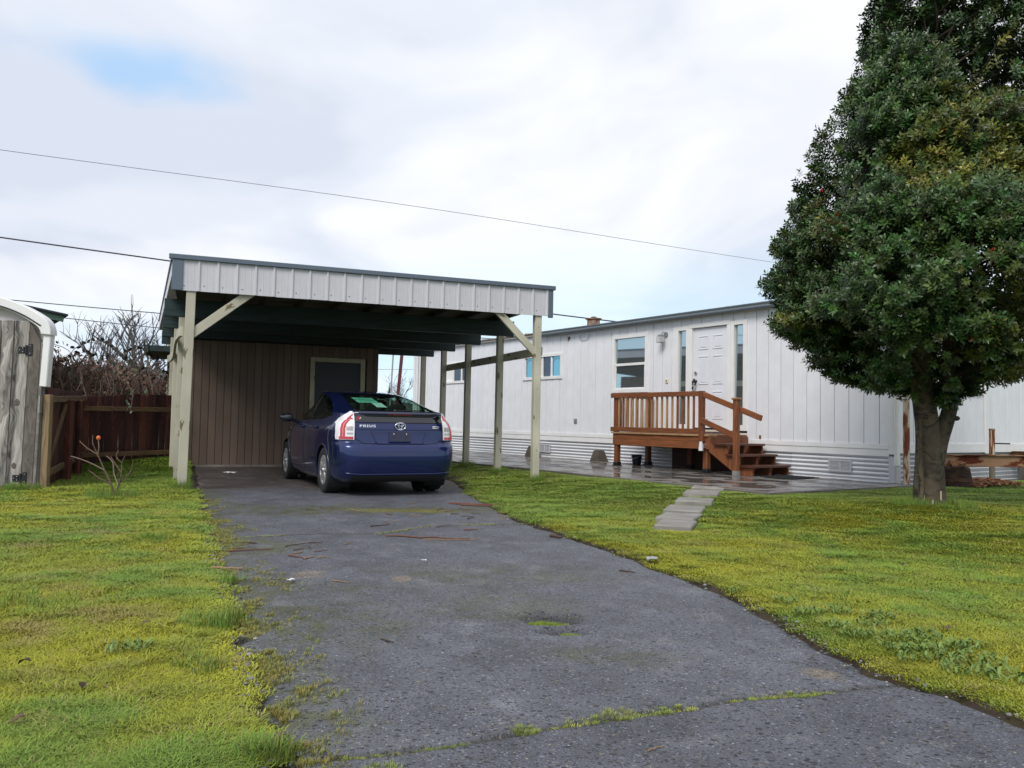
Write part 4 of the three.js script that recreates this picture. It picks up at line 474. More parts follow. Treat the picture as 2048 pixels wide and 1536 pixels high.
  { // notice taped inside the rear window: mint sheet with a printed number, white flap hanging from it
    const cv = document.createElement('canvas'); cv.width = 512; cv.height = 128; const g = cv.getContext('2d'); g.fillStyle = '#7fcdb6'; g.fillRect(0, 0, 512, 128); g.fillStyle = '#0c3b36'; g.font = 'bold 84px monospace'; g.textAlign = 'center'; g.fillText('975374', 256, 94); g.fillRect(18, 46, 40, 18); g.fillRect(452, 46, 40, 18); const t = new THREE.CanvasTexture(cv); t.colorSpace = THREE.SRGBColorSpace;
    const pl = new THREE.PlaneGeometry(0.30, 0.11, 8, 4), p = pl.attributes.position; for (let i = 0; i < p.count; i++) { const x = p.getX(i) - 0.24, y = 1.305 + p.getY(i) * 0.72; p.setXYZ(i, x, y, rearZ(x, y) - 0.02); } pl.computeVertexNormals(); const n = part('notice', pl, std({ map: t, roughness: 0.7 }), car, 'mint paper notice taped inside the rear window'); const fl = new THREE.PlaneGeometry(0.15, 0.09, 4, 3), q = fl.attributes.position; for (let i = 0; i < q.count; i++) { const x = q.getX(i) - 0.13, y = 1.235 + q.getY(i) * 0.75; q.setXYZ(i, x, y, rearZ(x, y) - 0.03); } fl.computeVertexNormals(); part('notice_flap', fl, std({ color: C(0.62, 0.78, 0.72), roughness: 0.7 }), n); }
  // wheels
  const tyreG = new THREE.LatheGeometry([[0.205, -0.085], [0.235, -0.10], [0.285, -0.10], [0.308, -0.088], [0.317, -0.06], [0.3175, 0], [0.317, 0.06], [0.308, 0.088], [0.285, 0.10], [0.235, 0.10], [0.205, 0.085]].map((p) => new THREE.Vector2(...p)), 48).rotateZ(-Math.PI / 2);
  const sh = new THREE.Shape(); sh.absarc(0, 0, 0.203, 0, Math.PI * 2); for (let i = 0; i < 5; i++) { const a = i / 5 * 2 * Math.PI + 0.3, h = new THREE.Path(), pt = (rr, t) => [rr * Math.cos(a + t), rr * Math.sin(a + t)]; h.moveTo(...pt(0.062, -0.05)); h.bezierCurveTo(...pt(0.10, -0.42), ...pt(0.15, -0.42), ...pt(0.176, -0.24)); h.bezierCurveTo(...pt(0.186, 0.0), ...pt(0.18, 0.18), ...pt(0.165, 0.28)); h.bezierCurveTo(...pt(0.13, 0.30), ...pt(0.09, 0.22), ...pt(0.062, -0.05)); sh.holes.push(h); }
  const rimG = new THREE.ExtrudeGeometry(sh, { depth: 0.02, bevelEnabled: true, bevelThickness: 0.006, bevelSize: 0.004, bevelSegments: 2, curveSegments: 16 }).rotateY(Math.PI / 2);
  for (const s of [-1, 1]) for (const z of wheelsZ) { const t = part('wheel', tyreG, M.rubber, car); t.position.set(s * 0.755, 0.3175, z); t.rotation.z = s < 0 ? 0 : Math.PI; const q = part('rim', rimG, alloy, t); q.rotation.z = Math.PI; q.position.x = -0.066; part('hub_cap', new THREE.CylinderGeometry(0.03, 0.034, 0.02, 18).rotateZ(Math.PI / 2).translate(-0.10, 0, 0), M.steel, t); part('brake_disc', new THREE.CylinderGeometry(0.2, 0.2, 0.02, 28).rotateZ(Math.PI / 2).translate(-0.045, 0, 0), trim, t); }
}
// ---------------------------------------------------------------- porch deck with rail and steps (house frame)
{
  const o = thing('porch_deck', 'small reddish-brown wooden porch with slatted rail and steps at the front door', 'porch', HOUSE.at, HOUSE.turn), S = 0.169, r = rand(61), ced = (k) => M.cedar[k];
  const u0 = -1.17, u1 = 1.42, w0 = 0.035, w1 = 1.10, top = 0.865;
  for (let z = w0, k = 0; z < w1 - 0.05; z += 0.143, k++) part('deck_board', bx(u0 - 0.02, u1, top - 0.032, top, z, Math.min(z + 0.137, w1 + 0.05), 0.004), k > 5 ? M.cedarPale[0] : ced(k % 3), o);
  part('rim_board', bx(u0, u1 + 0.02, 0.60, top - 0.034, w1 - 0.02, w1 + 0.018, 0.004), ced(0), o); part('rim_board', bx(u0, u0 + 0.038, 0.60, top - 0.034, w0, w1 - 0.022, 0.004), ced(1), o); part('rim_board', bx(u1 - 0.018, u1 + 0.02, 0.60, top - 0.034, w0, w1 - 0.022, 0.004), ced(2), o);
  for (let k = 1; k < 6; k++) part('joist', bx(u0 + 0.04 + k * 0.42, u0 + 0.078 + k * 0.42, 0.62, top - 0.034, w0 + 0.01, w1 - 0.022, 0.003), ced(3), o);
  // legs on black adjustable feet
  const foot = (x, z, p) => part('post_foot', [cbox(0.15, 0.012, 0.15, 0.003).translate(x, S + 0.006, z), bx(x - 0.062, x + 0.062, S + 0.012, S + 0.075, z - 0.062, z + 0.062, 0.008), ...[[0.09, 0.02], [-0.09, 0.02], [0.02, 0.09], [-0.02, -0.09]].map(([a, b]) => cbox(0.05, 0.014, 0.05, 0.003).translate(x + a, S + 0.007, z + b))], M.black, p);
  for (const [x, z] of [[-1.10, 1.05], [1.30, 1.03], [-1.10, 0.16], [0.1, 0.16], [1.25, 0.16]]) { const l = part('leg', bx(x - 0.05, x + 0.05, S + 0.06, 0.60, z - 0.05, z + 0.05, 0.005), ced(z > 0.5 ? 0 : 2), o); foot(x, z, l); }
  // rail posts, rails, balusters
  part('rail_post', bx(-1.15, -1.06, top - 0.02, 1.63, w1 - 0.07, w1 + 0.02, 0.005), ced(1), o); part('rail_post', bx(1.255, 1.345, 0.74, 1.665, w1 - 0.07 + 0.09, w1 + 0.11, 0.005), ced(1), o);
  part('rail_post', bx(-1.15, -1.06, top - 0.02, 1.63, w0 + 0.02, w0 + 0.11, 0.005), ced(2), o);
  part('top_rail', bx(-1.2, 1.252, 1.57, 1.665, w1 + 0.022, w1 + 0.062, 0.005), ced(0), o); part('top_rail', bx(-1.165, -1.125, 1.575, 1.66, w0 + 0.02, w1 + 0.02, 0.005), ced(1), o);
  part('bottom_rail', bx(-1.2, 1.252, top + 0.01, top + 0.105, w1 + 0.022, w1 + 0.062, 0.005), ced(0), o); part('bottom_rail', bx(-1.165, -1.125, top + 0.01, top + 0.1, w0 + 0.02, w1 + 0.02, 0.005), ced(1), o);
  for (let k = 0; k < 17; k++) { const x = -1.02 + k * 0.1365, m = r(); part('baluster', bx(x, x + 0.036, top + 0.03, 1.64, w1 - 0.016, w1 + 0.020, 0.004), m < 0.55 ? M.cedarPale[Math.floor(r() * 2)] : m < 0.75 ? M.cedarPale[2] : ced(0), o); }
  for (let k = 0; k < 6; k++) { const z = w0 + 0.17 + k * 0.145; part('baluster', bx(-1.123, -1.087, top + 0.03, 1.64, z, z + 0.036, 0.004), M.cedarPale[k % 2], o); }
  // steps down to the right
  const noses = [[1.86, 0.715], [2.14, 0.535], [2.42, 0.353]];
  noses.forEach(([x, y]) => { part('tread', bx(x - 0.30, x + 0.02, y - 0.04, y, 0.10, 1.16, 0.005), M.tread, o); });
  for (const z of [0.12, 0.62, 1.09]) { const s = new THREE.Shape([[1.42, 0.70], [1.80, 0.674], [1.83, 0.674], [1.83, 0.494], [2.11, 0.494], [2.11, 0.312], [2.39, 0.312], [2.39, S + 0.004], [2.06, S + 0.004], [1.42, 0.56]].map((p) => new THREE.Vector2(...p))); part('stringer', new THREE.ExtrudeGeometry(s, { depth: 0.038, bevelEnabled: false }).translate(0, 0, z - 0.019), z > 1 ? ced(0) : ced(2), o); }
  const nw = part('newel_post', bx(2.10, 2.19, S + 0.01, 1.49, 1.185, 1.275, 0.005), ced(0), o); part('newel_foot', bx(2.095, 2.195, S, S + 0.085, 1.18, 1.28, 0.003), std({ color: C(0.35, 0.36, 0.36), roughness: 0.5, map: T.concrete }), nw); part('newel_cap', bx(2.08, 2.21, 1.49, 1.525, 1.165, 1.295, 0.008), M.cedarPale[2], nw);
  part('hand_rail', bar([1.33, 1.605, 1.175], [2.62, 1.17, 1.155], 0.038, 0.10, 0.005), ced(0), o); part('hand_rail', bar([1.33, 1.13, 1.225], [2.11, 0.86, 1.225], 0.038, 0.10, 0.005), M.cedar[1], o, 'lower stair rail');
}
{ // small solar lamp clipped to the porch rim
  const o = thing('solar_lamp', 'small white solar lamp fixed to the porch corner above the front leg', 'lamp', HOUSE.at, HOUSE.turn); const x = 1.335, z = 1.225;
  part('lamp_body', new THREE.CylinderGeometry(0.03, 0.045, 0.165, 18).translate(x, 0.655, z), painted(C(0.75, 0.76, 0.78), 0.4), o); part('bracket', bx(x - 0.03, x + 0.03, 0.62, 0.70, z - 0.11, z - 0.036, 0.003), M.steel, o);
}
{ // two tapered pier blocks, bucket, mat, key box
  const blk = (x, label) => { const o = thing('pier_block', label, 'concrete block', HOUSE.at, HOUSE.turn, 'pier blocks on the walk'); const g = new THREE.CylinderGeometry(0.125, 0.21, 0.235, 4, 1).rotateY(Math.PI / 4), p = g.toNonIndexed(); p.computeVertexNormals(); part('block', p.translate(x, 0.1175 + 0.169, 0.23), M.block, o); part('cap_block', bx(x - 0.075, x + 0.075, 0.404, 0.42, 0.15, 0.31, 0.006), M.block, o); };
  blk(-2.62, 'dark tapered concrete pier block left of the porch legs'); blk(-5.18, 'dark tapered concrete pier block behind the front carport post');
  const b = thing('bucket', 'small black plastic bucket under the porch', 'bucket', HOUSE.at, HOUSE.turn); part('pail', new THREE.LatheGeometry([[0, 0], [0.085, 0], [0.088, 0.004], [0.112, 0.20], [0.118, 0.20], [0.118, 0.215], [0.108, 0.215], [0.083, 0.012], [0, 0.012]].map((p) => new THREE.Vector2(...p)), 28).translate(-1.18, 0.17, 0.42), M.black, b); part('handle', tube([[-1.298, 0.375, 0.42], [-1.27, 0.33, 0.50], [-1.18, 0.30, 0.545], [-1.09, 0.33, 0.50], [-1.062, 0.375, 0.42]], 0.004, 16, 5), M.steel, b);
  const m = thing('door_mat', 'thin black rubber mat lying at the foot of the porch steps', 'mat', HOUSE.at, HOUSE.turn); part('mat_sheet', bx(2.46, 3.10, 0.1705, 0.182, 0.22, 1.0, 0.004), M.rubber, m); for (let k = 0; k < 7; k++) part('mat_rib', bx(2.50 + k * 0.082, 2.535 + k * 0.082, 0.1825, 0.188, 0.26, 0.96, 0.002), M.rubber, m);
  const l = thing('key_box', 'grey lock box with black shackle hanging on the front door knob', 'lock box', HOUSE.at, HOUSE.turn); part('box', bx(0.015, 0.085, 1.735, 1.85, 0.008, 0.055, 0.008), std({ color: C(0.45, 0.45, 0.47), roughness: 0.4, metalness: 0.5 }), l); part('dial', bx(0.03, 0.07, 1.77, 1.815, 0.055, 0.062, 0.004), M.black, l); part('shackle', tube([[0.02, 1.845, 0.03], [0.02, 1.92, 0.03], [0.065, 1.975, 0.03], [0.105, 1.92, 0.03], [0.085, 1.845, 0.03]], 0.011, 20, 7), M.black, l);
}
// ---------------------------------------------------------------- things by the house corner
{
  const at = (x, y, z) => V(x, y, z).applyMatrix4(HM).toArray();
  const pp = thing('standpipe', 'tall rusty white pipe standing at the house corner behind the tree', 'pipe'); const a = at(4.56, 0, 0.10), b = at(4.50, 0, -0.0); part('pipe', tube([[a[0], -0.05, a[2]], [lerp(a[0], b[0], 0.5), 1.2, lerp(a[2], b[2], 0.5)], [b[0], 3.2, b[2]]], 0.05, 12, 12), M.rust, pp); part('strap', new THREE.TorusGeometry(0.062, 0.014, 8, 18).rotateX(Math.PI / 2).translate(lerp(a[0], b[0], 0.48), 1.52, lerp(a[2], b[2], 0.48)), M.trim, pp); part('hose', tube([[a[0], 0.05, a[2]], [a[0] + 0.1, 0.03, a[2] + 0.2], [a[0] + 0.35, 0.03, a[2] + 0.25], [a[0] + 0.6, 0.04, a[2] + 0.05]], 0.025, 16, 7), M.rubber, pp);
  const st = thing('rusty_stake', 'short thin rusty stake in the soil left of the tree trunk', 'stake'); const s = at(4.75, 0, -0.35); part('rod', tube([[s[0], -0.05, s[2]], [s[0] + 0.02, 0.3, s[2]], [s[0] + 0.05, 0.58, s[2]]], 0.018, 6, 7), M.rustDark, st); part('cap', new THREE.SphereGeometry(0.024, 8, 6).translate(s[0] + 0.05, 0.585, s[2]), M.rust, st);
  // draw bar of the home: rusted I-section, propped
  const beamG = (p, q, h, w, t) => { const dir = V(...q).sub(V(...p)), n = V(0, 1, 0); return merge([bar(p, q, 0.02, h - 2 * t, 0.002), bar([p[0], p[1] + h / 2 - t / 2, p[2]], [q[0], q[1] + h / 2 - t / 2, q[2]], w, t, 0.003), bar([p[0], p[1] - h / 2 + t / 2, p[2]], [q[0], q[1] - h / 2 + t / 2, q[2]], w, t, 0.003)]); };
  const db = thing('draw_bar', 'rusted steel draw bar sticking out from the house end behind the tree', 'steel beam'); const d0 = at(4.25, 0.52, -1.0), d1 = at(5.35, 0.54, -2.35), d2 = at(5.52, 0.535, -2.56); part('web', beamG(d0, d1, 0.20, 0.11, 0.018), M.rustBeam, db); part('nose', bar(d1, d2, 0.09, 0.13, 0.03), M.rustDark, db); part('prop', bx(-0.07, 0.07, 0, 0.43, -0.07, 0.07, 0.01).translate(...at(4.5, 0.0, -1.3)), M.block, db);
  const d3 = thing('draw_bar', 'short rusted steel beam end at the right edge of the picture', 'steel beam'); const e0 = at(4.25, 0.56, -4.0), e1 = at(4.95, 0.57, -3.95); part('web', beamG(e0, e1, 0.20, 0.12, 0.018), M.rustBeam, d3); part('prop', bx(-0.14, 0.14, 0.0, 0.47, -0.14, 0.14, 0.01).translate(...at(4.62, 0, -3.98)), M.concrete, d3);
  const jk = thing('jack_post', 'short white rusty post standing beside the draw bar', 'post'); const j = at(4.82, 0, -2.12); part('tube', cyl(0.045, 0.045, 1.07, 14).translate(j[0], -0.03, j[2]), M.rust, jk); part('cap', cyl(0.052, 0.045, 0.03, 14).translate(j[0], 1.04, j[2]), M.rustDark, jk); part('crank', tube([[j[0] + 0.04, 0.82, j[2]], [j[0] + 0.14, 0.82, j[2] + 0.04], [j[0] + 0.26, 0.82, j[2] + 0.08]], 0.012, 8, 6), M.screw, jk);
  // rotten stump with a broken orange top
  const sp = thing('tree_stump', 'rotten brown stump with a splintered orange top behind the trunk', 'stump', [7.16, 0.06, -13.0]); const g = new THREE.CylinderGeometry(0.19, 0.25, 0.40, 22, 5).translate(0, 0.18, 0), p = g.attributes.position; for (let i = 0; i < p.count; i++) { const x = p.getX(i), y = p.getY(i), z = p.getZ(i), a = Math.atan2(z, x), k = 1 + 0.22 * (fbm(a * 3 + 9, y * 4, 3, 301) - 0.5); p.setXYZ(i, x * k, y + (y > 0.3 ? 0.12 * (fbm(x * 12, z * 12, 2, 303) - 0.5) : 0), z * k); } g.computeVertexNormals(); part('trunk', g, std({ color: C(0.17, 0.095, 0.062), roughness: 0.9, map: T.bark, bumpMap: T.barkBump, bumpScale: 0.02 }), sp); const rr = rand(303); for (let k = 0; k < 12; k++) { const a = rr() * 6.28, q = 0.13 * rr(); part('splinter', cbox(0.04 + 0.05 * rr(), 0.08 + 0.10 * rr(), 0.03, 0.004).rotateX(rr() - 0.5).rotateZ(rr() - 0.5).translate(q * Math.cos(a), 0.40, q * Math.sin(a)), wood(C(0.45, 0.20, 0.08)), sp); }
  const cb = solo('edging_block', bx(-0.28, 0.28, -0.03, 0.13, -0.1, 0.1, 0.02), M.block, 'low grey concrete block at the foot of the white post', 'concrete block'); cb.position.set(...at(5.05, 0.02, -2.35)); cb.rotation.y = 0.5;
  // wood chips round the stump: too many to count
  const cg = cbox(0.05, 0.012, 0.022, 0.002), im = new THREE.InstancedMesh(cg, std({ color: 0xffffff, roughness: 0.9 }), 420), r = rand(71), mm = new THREE.Matrix4(), qq = new THREE.Quaternion(), ee = new THREE.Euler(); im.name = 'wood_chips'; im.userData = { kind: 'stuff', label: 'brown wood chips heaped round the rotten stump', category: 'wood chips' };
  for (let i = 0; i < 420; i++) { const x = 7.3 + 0.95 * r(), z = -12.95 - 0.35 * (x - 7.3) + (r() - 0.5) * 0.5, s2 = 0.5 + 1.2 * r(); ee.set(r() - 0.5, r() * 6.28, r() - 0.5); qq.setFromEuler(ee); mm.compose(V(x, lawnY(x, z) + 0.02 + 0.05 * r(), z), qq, V(s2, 1, s2)); im.setMatrixAt(i, mm); const k = r(); im.setColorAt(i, C(0.16 + 0.14 * k, 0.07 + 0.07 * k, 0.035 + 0.03 * k)); } scene.add(im);
}
// ---------------------------------------------------------------- left side: small shed with plank door, fence, neighbour's roof
{
  const o = thing('garden_shed', 'white-edged garden shed with a weathered grey plank door at the left edge', 'shed'), r = rand(81);
  const Z = -10.72; // front
  const rails = [[-7.5, 2.62], [-6.81, 2.50], [-6.54, 2.395], [-6.30, 2.265]];
  { const s = new THREE.Shape(); s.moveTo(-7.6, 2.68); s.lineTo(-6.80, 2.545); s.quadraticCurveTo(-6.5, 2.46, -6.27, 2.31); s.quadraticCurveTo(-6.15, 2.23, -6.148, 2.08); s.lineTo(-6.26, 2.09); s.quadraticCurveTo(-6.27, 2.15, -6.33, 2.20); s.quadraticCurveTo(-6.55, 2.36, -6.83, 2.43); s.lineTo(-7.6, 2.56); part('roof_trim', new THREE.ExtrudeGeometry(s, { depth: 0.14, bevelEnabled: true, bevelThickness: 0.012, bevelSize: 0.01, bevelSegments: 2, curveSegments: 12 }).translate(0, 0, Z - 0.1), M.trim, o); }
  part('corner_post', bar([-6.205, 2.078, Z - 0.04], [-6.235, 1.38, Z - 0.04], 0.10, 0.11, 0.01, V(0, 0, 1)), M.trim, o); part('roof_seam', tube([[-7.5, 2.555, Z + 0.062], [-6.81, 2.44, Z + 0.062], [-6.5, 2.325, Z + 0.062], [-6.27, 2.19, Z + 0.055]], 0.010, 16, 5), M.black, o);
  { const s = new THREE.Shape([[-7.6, 0.0], [-6.3, 0.0], [-6.28, 2.1], [-6.35, 2.22], [-6.81, 2.44], [-7.6, 2.58]].map((p) => new THREE.Vector2(...p))); part('front_wall', new THREE.ExtrudeGeometry(s, { depth: 0.03, bevelEnabled: false }).translate(0, 0, Z - 0.13), painted(C(0.74, 0.70, 0.68)), o); }
  { const pts = [[-7.9, 2.66], [-7.5, 2.60], [-6.81, 2.48], [-6.5, 2.37], [-6.26, 2.2], [-6.25, 0]], pos = [], uv = [], idx = []; pts.forEach(([x, y]) => { for (const z of [Z - 0.09, Z - 2.6]) { pos.push(x - (z < Z - 1 ? 1.75 : 0), y, z); uv.push(y, z); } }); for (let i = 0; i < pts.length - 1; i++) idx.push(2 * i, 2 * i + 1, 2 * i + 3, 2 * i, 2 * i + 3, 2 * i + 2); part('shell', geom(pos, idx, uv), M.drip, o); }
  // planks of the door: the last one is dark and cut to the slope of the roof
  const plank = (x0, x1, yl, yr, m, dx = 0) => { const g = cbox(x1 - x0, 1, 0.028, 0.004), p = g.attributes.position; for (let i = 0; i < p.count; i++) { const t = p.getX(i) / (x1 - x0) + 0.5, topY = lerp(yl, yr, t), q = p.getY(i) + 0.5; p.setXYZ(i, lerp(x0, x1, t) + dx * q, lerp(0.02, topY, q), p.getZ(i)); } g.computeVertexNormals(); const u = g.attributes.uv; for (let i = 0; i < u.count; i++) u.setY(i, u.getY(i) * 2.2); return part('plank', g.translate(0, 0, Z + 0.0), m, o); };
  plank(-7.34, -7.17, 2.26, 2.26, M.weather[0]); plank(-7.16, -7.0, 2.26, 2.26, M.weather[1]); plank(-6.995, -6.83, 2.26, 2.26, M.weather[0]); plank(-6.825, -6.67, 2.26, 2.26, M.weather[0], 0.02); plank(-6.663, -6.47, 2.26, 2.25, M.weather[0], 0.03); plank(-6.462, -6.315, 2.24, 1.985, M.weather[2], 0.03); plank(-6.31, -6.272, 1.98, 1.95, M.weather[1], 0.03);
  for (const [x, y, rr] of [[-6.565, 1.165, 0.036], [-6.435, 1.12, 0.02], [-6.565, 0.33, 0.03], [-6.38, 0.42, 0.013]]) part('knot', new THREE.CylinderGeometry(rr, rr * 1.25, 0.01, 20).scale(1, 1, 1.15).rotateX(Math.PI / 2).translate(x, y, Z + 0.015), M.weather[2], o);
  for (const y of [1.865, 0.165]) { const h = part('hinge', [bx(-6.575, -6.49, y - 0.045, y + 0.045, Z + 0.015, Z + 0.024, 0.006), bx(-6.44, -6.385, y - 0.075, y + 0.085, Z + 0.015, Z + 0.024, 0.006), new THREE.CylinderGeometry(0.014, 0.014, 0.13, 12).translate(-6.465, y, Z + 0.026)], M.black, o); for (const [a, b] of [[-6.555, 0], [-6.51, 0.025], [-6.51, -0.025], [-6.412, 0.055], [-6.412, -0.045]]) part('bolt', new THREE.SphereGeometry(0.007, 8, 5).translate(a, y + b, Z + 0.026), M.steel, h); }
}
{ // fence: a short run back from the shed, then across to the carport
  const o = thing('board_fence', 'dark red-brown board fence between the left shed and the carport', 'fence'), r = rand(83);
  const A = [-6.22, -10.82], B = [-7.55, -14.2], Cc = [-6.52, -16.1], gy = (x, z) => lawnY(x, z);
  part('post', bx(-0.045, 0.045, -0.1, 1.28, -0.045, 0.045, 0.006).translate(A[0] + 0.02, 0, A[1] + 0.02), M.fencePost, o, 'pale end post'); part('post_plate', bx(-0.06, -0.0475, 1.03, 1.26, -0.04, 0.05, 0.002).translate(A[0] + 0.02, 0, A[1] + 0.09), M.steel, o);
  const run = (P, Q, back, hgt, inset, wav) => { const L = Math.hypot(Q[0] - P[0], Q[1] - P[1]), n = Math.round(L / 0.143), ang = Math.atan2(-(Q[1] - P[1]), Q[0] - P[0]); for (let i = 0; i < n; i++) { const t = (i + 0.5) / n, x = lerp(P[0], Q[0], t), z = lerp(P[1], Q[1], t), y = gy(x, z), h = hgt + (r() - 0.5) * 0.03 - 0.0; const g = cbox(0.136, h, 0.018, 0.004), p = g.attributes.position; for (let k = 0; k < p.count; k++) if (p.getY(k) > h / 2 - 0.02 && Math.abs(p.getX(k)) > 0.05) p.setY(k, p.getY(k) - 0.035); g.computeVertexNormals(); const m = part('fence_board', g, M.fence[Math.floor(r() * 4)], o); m.position.set(x, y + h / 2 + 0.04, z); m.rotation.set((r() - 0.5) * 0.02, ang, (r() - 0.5) * 0.035); } };
  run(A, B, 0, 1.36, 0, 0); run(B, Cc, 0, 1.24, 0, 0);
  const off = 0.05, rail = (P, Q, y, dx, dz, w = 0.04, h = 0.085) => part('rail', bar([P[0] + dx, gy(...P) + y, P[1] + dz], [Q[0] + dx, gy(...Q) + y, Q[1] + dz], w, h, 0.004), M.fenceRail, o);
  rail(A, B, 1.20, 0.05, -0.02); rail(A, B, 0.22, 0.05, -0.02, 0.04, 0.09); rail(B, Cc, 1.02, 0.04, 0.05); rail(B, Cc, 0.20, 0.04, 0.05);
  for (const t of [0.36, 0.68]) { const x = lerp(A[0], B[0], t), z = lerp(A[1], B[1], t); part('post', bx(-0.045, 0.045, -0.1, 1.22, -0.045, 0.045, 0.006).translate(x + 0.11, gy(x, z), z), M.fence[0], o); }
  part('brace', bar([-6.31, 0.25, -11.0], [-6.62, 1.16, -12.0], 0.04, 0.07, 0.004), M.fenceRail, o); 
}
{ const o = thing('neighbour_shed', 'neighbouring shed with a dark overhanging roof and pale green eave board', 'shed', [-8.72, 0, -15.6], 0.64);
  const s = new THREE.Shape([[-3.2, 3.34], [-0.05, 2.86], [-0.62, 2.40], [-0.62, 0], [-3.2, 0]].map((p) => new THREE.Vector2(...p))); part('wall', new THREE.ExtrudeGeometry(s, { depth: 2.5, bevelEnabled: false }).translate(0, 0, -2.6), wood(C(0.06, 0.042, 0.034)), o); part('eave_board', bar([-3.2, 3.36, -0.06], [0, 2.87, -0.06], 0.035, 0.12, 0.005), std({ color: C(0.16, 0.27, 0.23), roughness: 0.7, map: T.post }), o); part('roof', bar([-3.3, 3.455, -1.3], [0.06, 2.94, -1.3], 2.7, 0.04, 0.004), std({ color: C(0.06, 0.065, 0.08), roughness: 0.8, map: T.soil }), o); }
// ---------------------------------------------------------------- wires and far posts
{
  const w = (pts, r, label, m = M.wire) => solo('overhead_wire', tube(pts, r, 60, 5), m, label, 'wire', 'overhead wires');
  w([[-45, 9.6, -11], [-18.34, 9.19, -23.64], [-4.57, 9.24, -30.3], [13.45, 9.16, -39.9], [40, 9.2, -53]], 0.010, 'thin high wire crossing the whole sky to the tree', M.wireThin);
  w([[-34, 7.2, -12.2], [-13.72, 5.21, -17.82], [-8.32, 4.76, -19.35], [1.07, 3.99, -21.89], [3.71, 3.82, -22.59], [4.7, 3.74, -22.85]], 0.018, 'thick dark cable passing behind the carport roof to the house');
  w([[-50, 7.6, -29], [-22.82, 5.52, -29.82], [-13.72, 5.05, -31.85], [4, 4.45, -36]], 0.018, 'upper of the two dark wires above the bare trees');
  w([[-50, 7.6, -33], [-23.75, 5.49, -33.83], [-15.55, 4.9, -35.86], [4, 3.9, -40]], 0.018, 'lower of the two dark wires above the bare trees');
  w([[-30, 4.2, -46], [-9.05, 3.81, -44.92], [-5.43, 3.85, -44.91], [14, 4.3, -44]], 0.011, 'thin wire seen through the gap beside the brown shed', M.wireThin);
  const rp = thing('red_post', 'dark red square post seen through the gap beside the brown shed', 'post', [-4.1, 0, -28]); part('shaft', bar([0, -0.1, 0], [0.36, 4.6, 0.1], 0.105, 0.105, 0.008, V(0, 0, 1)), std({ color: C(0.16, 0.02, 0.028), roughness: 0.6, map: T.post }), rp); part('cap', cbox(0.13, 0.03, 0.13, 0.006).translate(0.36, 4.61, 0.1), M.rustDark, rp);
  const gp = thing('grey_pole', 'slim grey metal pole left of the red post', 'pole', [-5.2, 0, -34]); part('shaft', tube([[0, -0.1, 0], [0.12, 2.6, 0.05], [0.22, 5.2, 0.1]], 0.032, 8, 8), std({ color: C(0.3, 0.31, 0.36), roughness: 0.5 }), gp); part('cap', new THREE.SphereGeometry(0.04, 10, 6).translate(0.22, 5.2, 0.1), M.screw, gp);
}
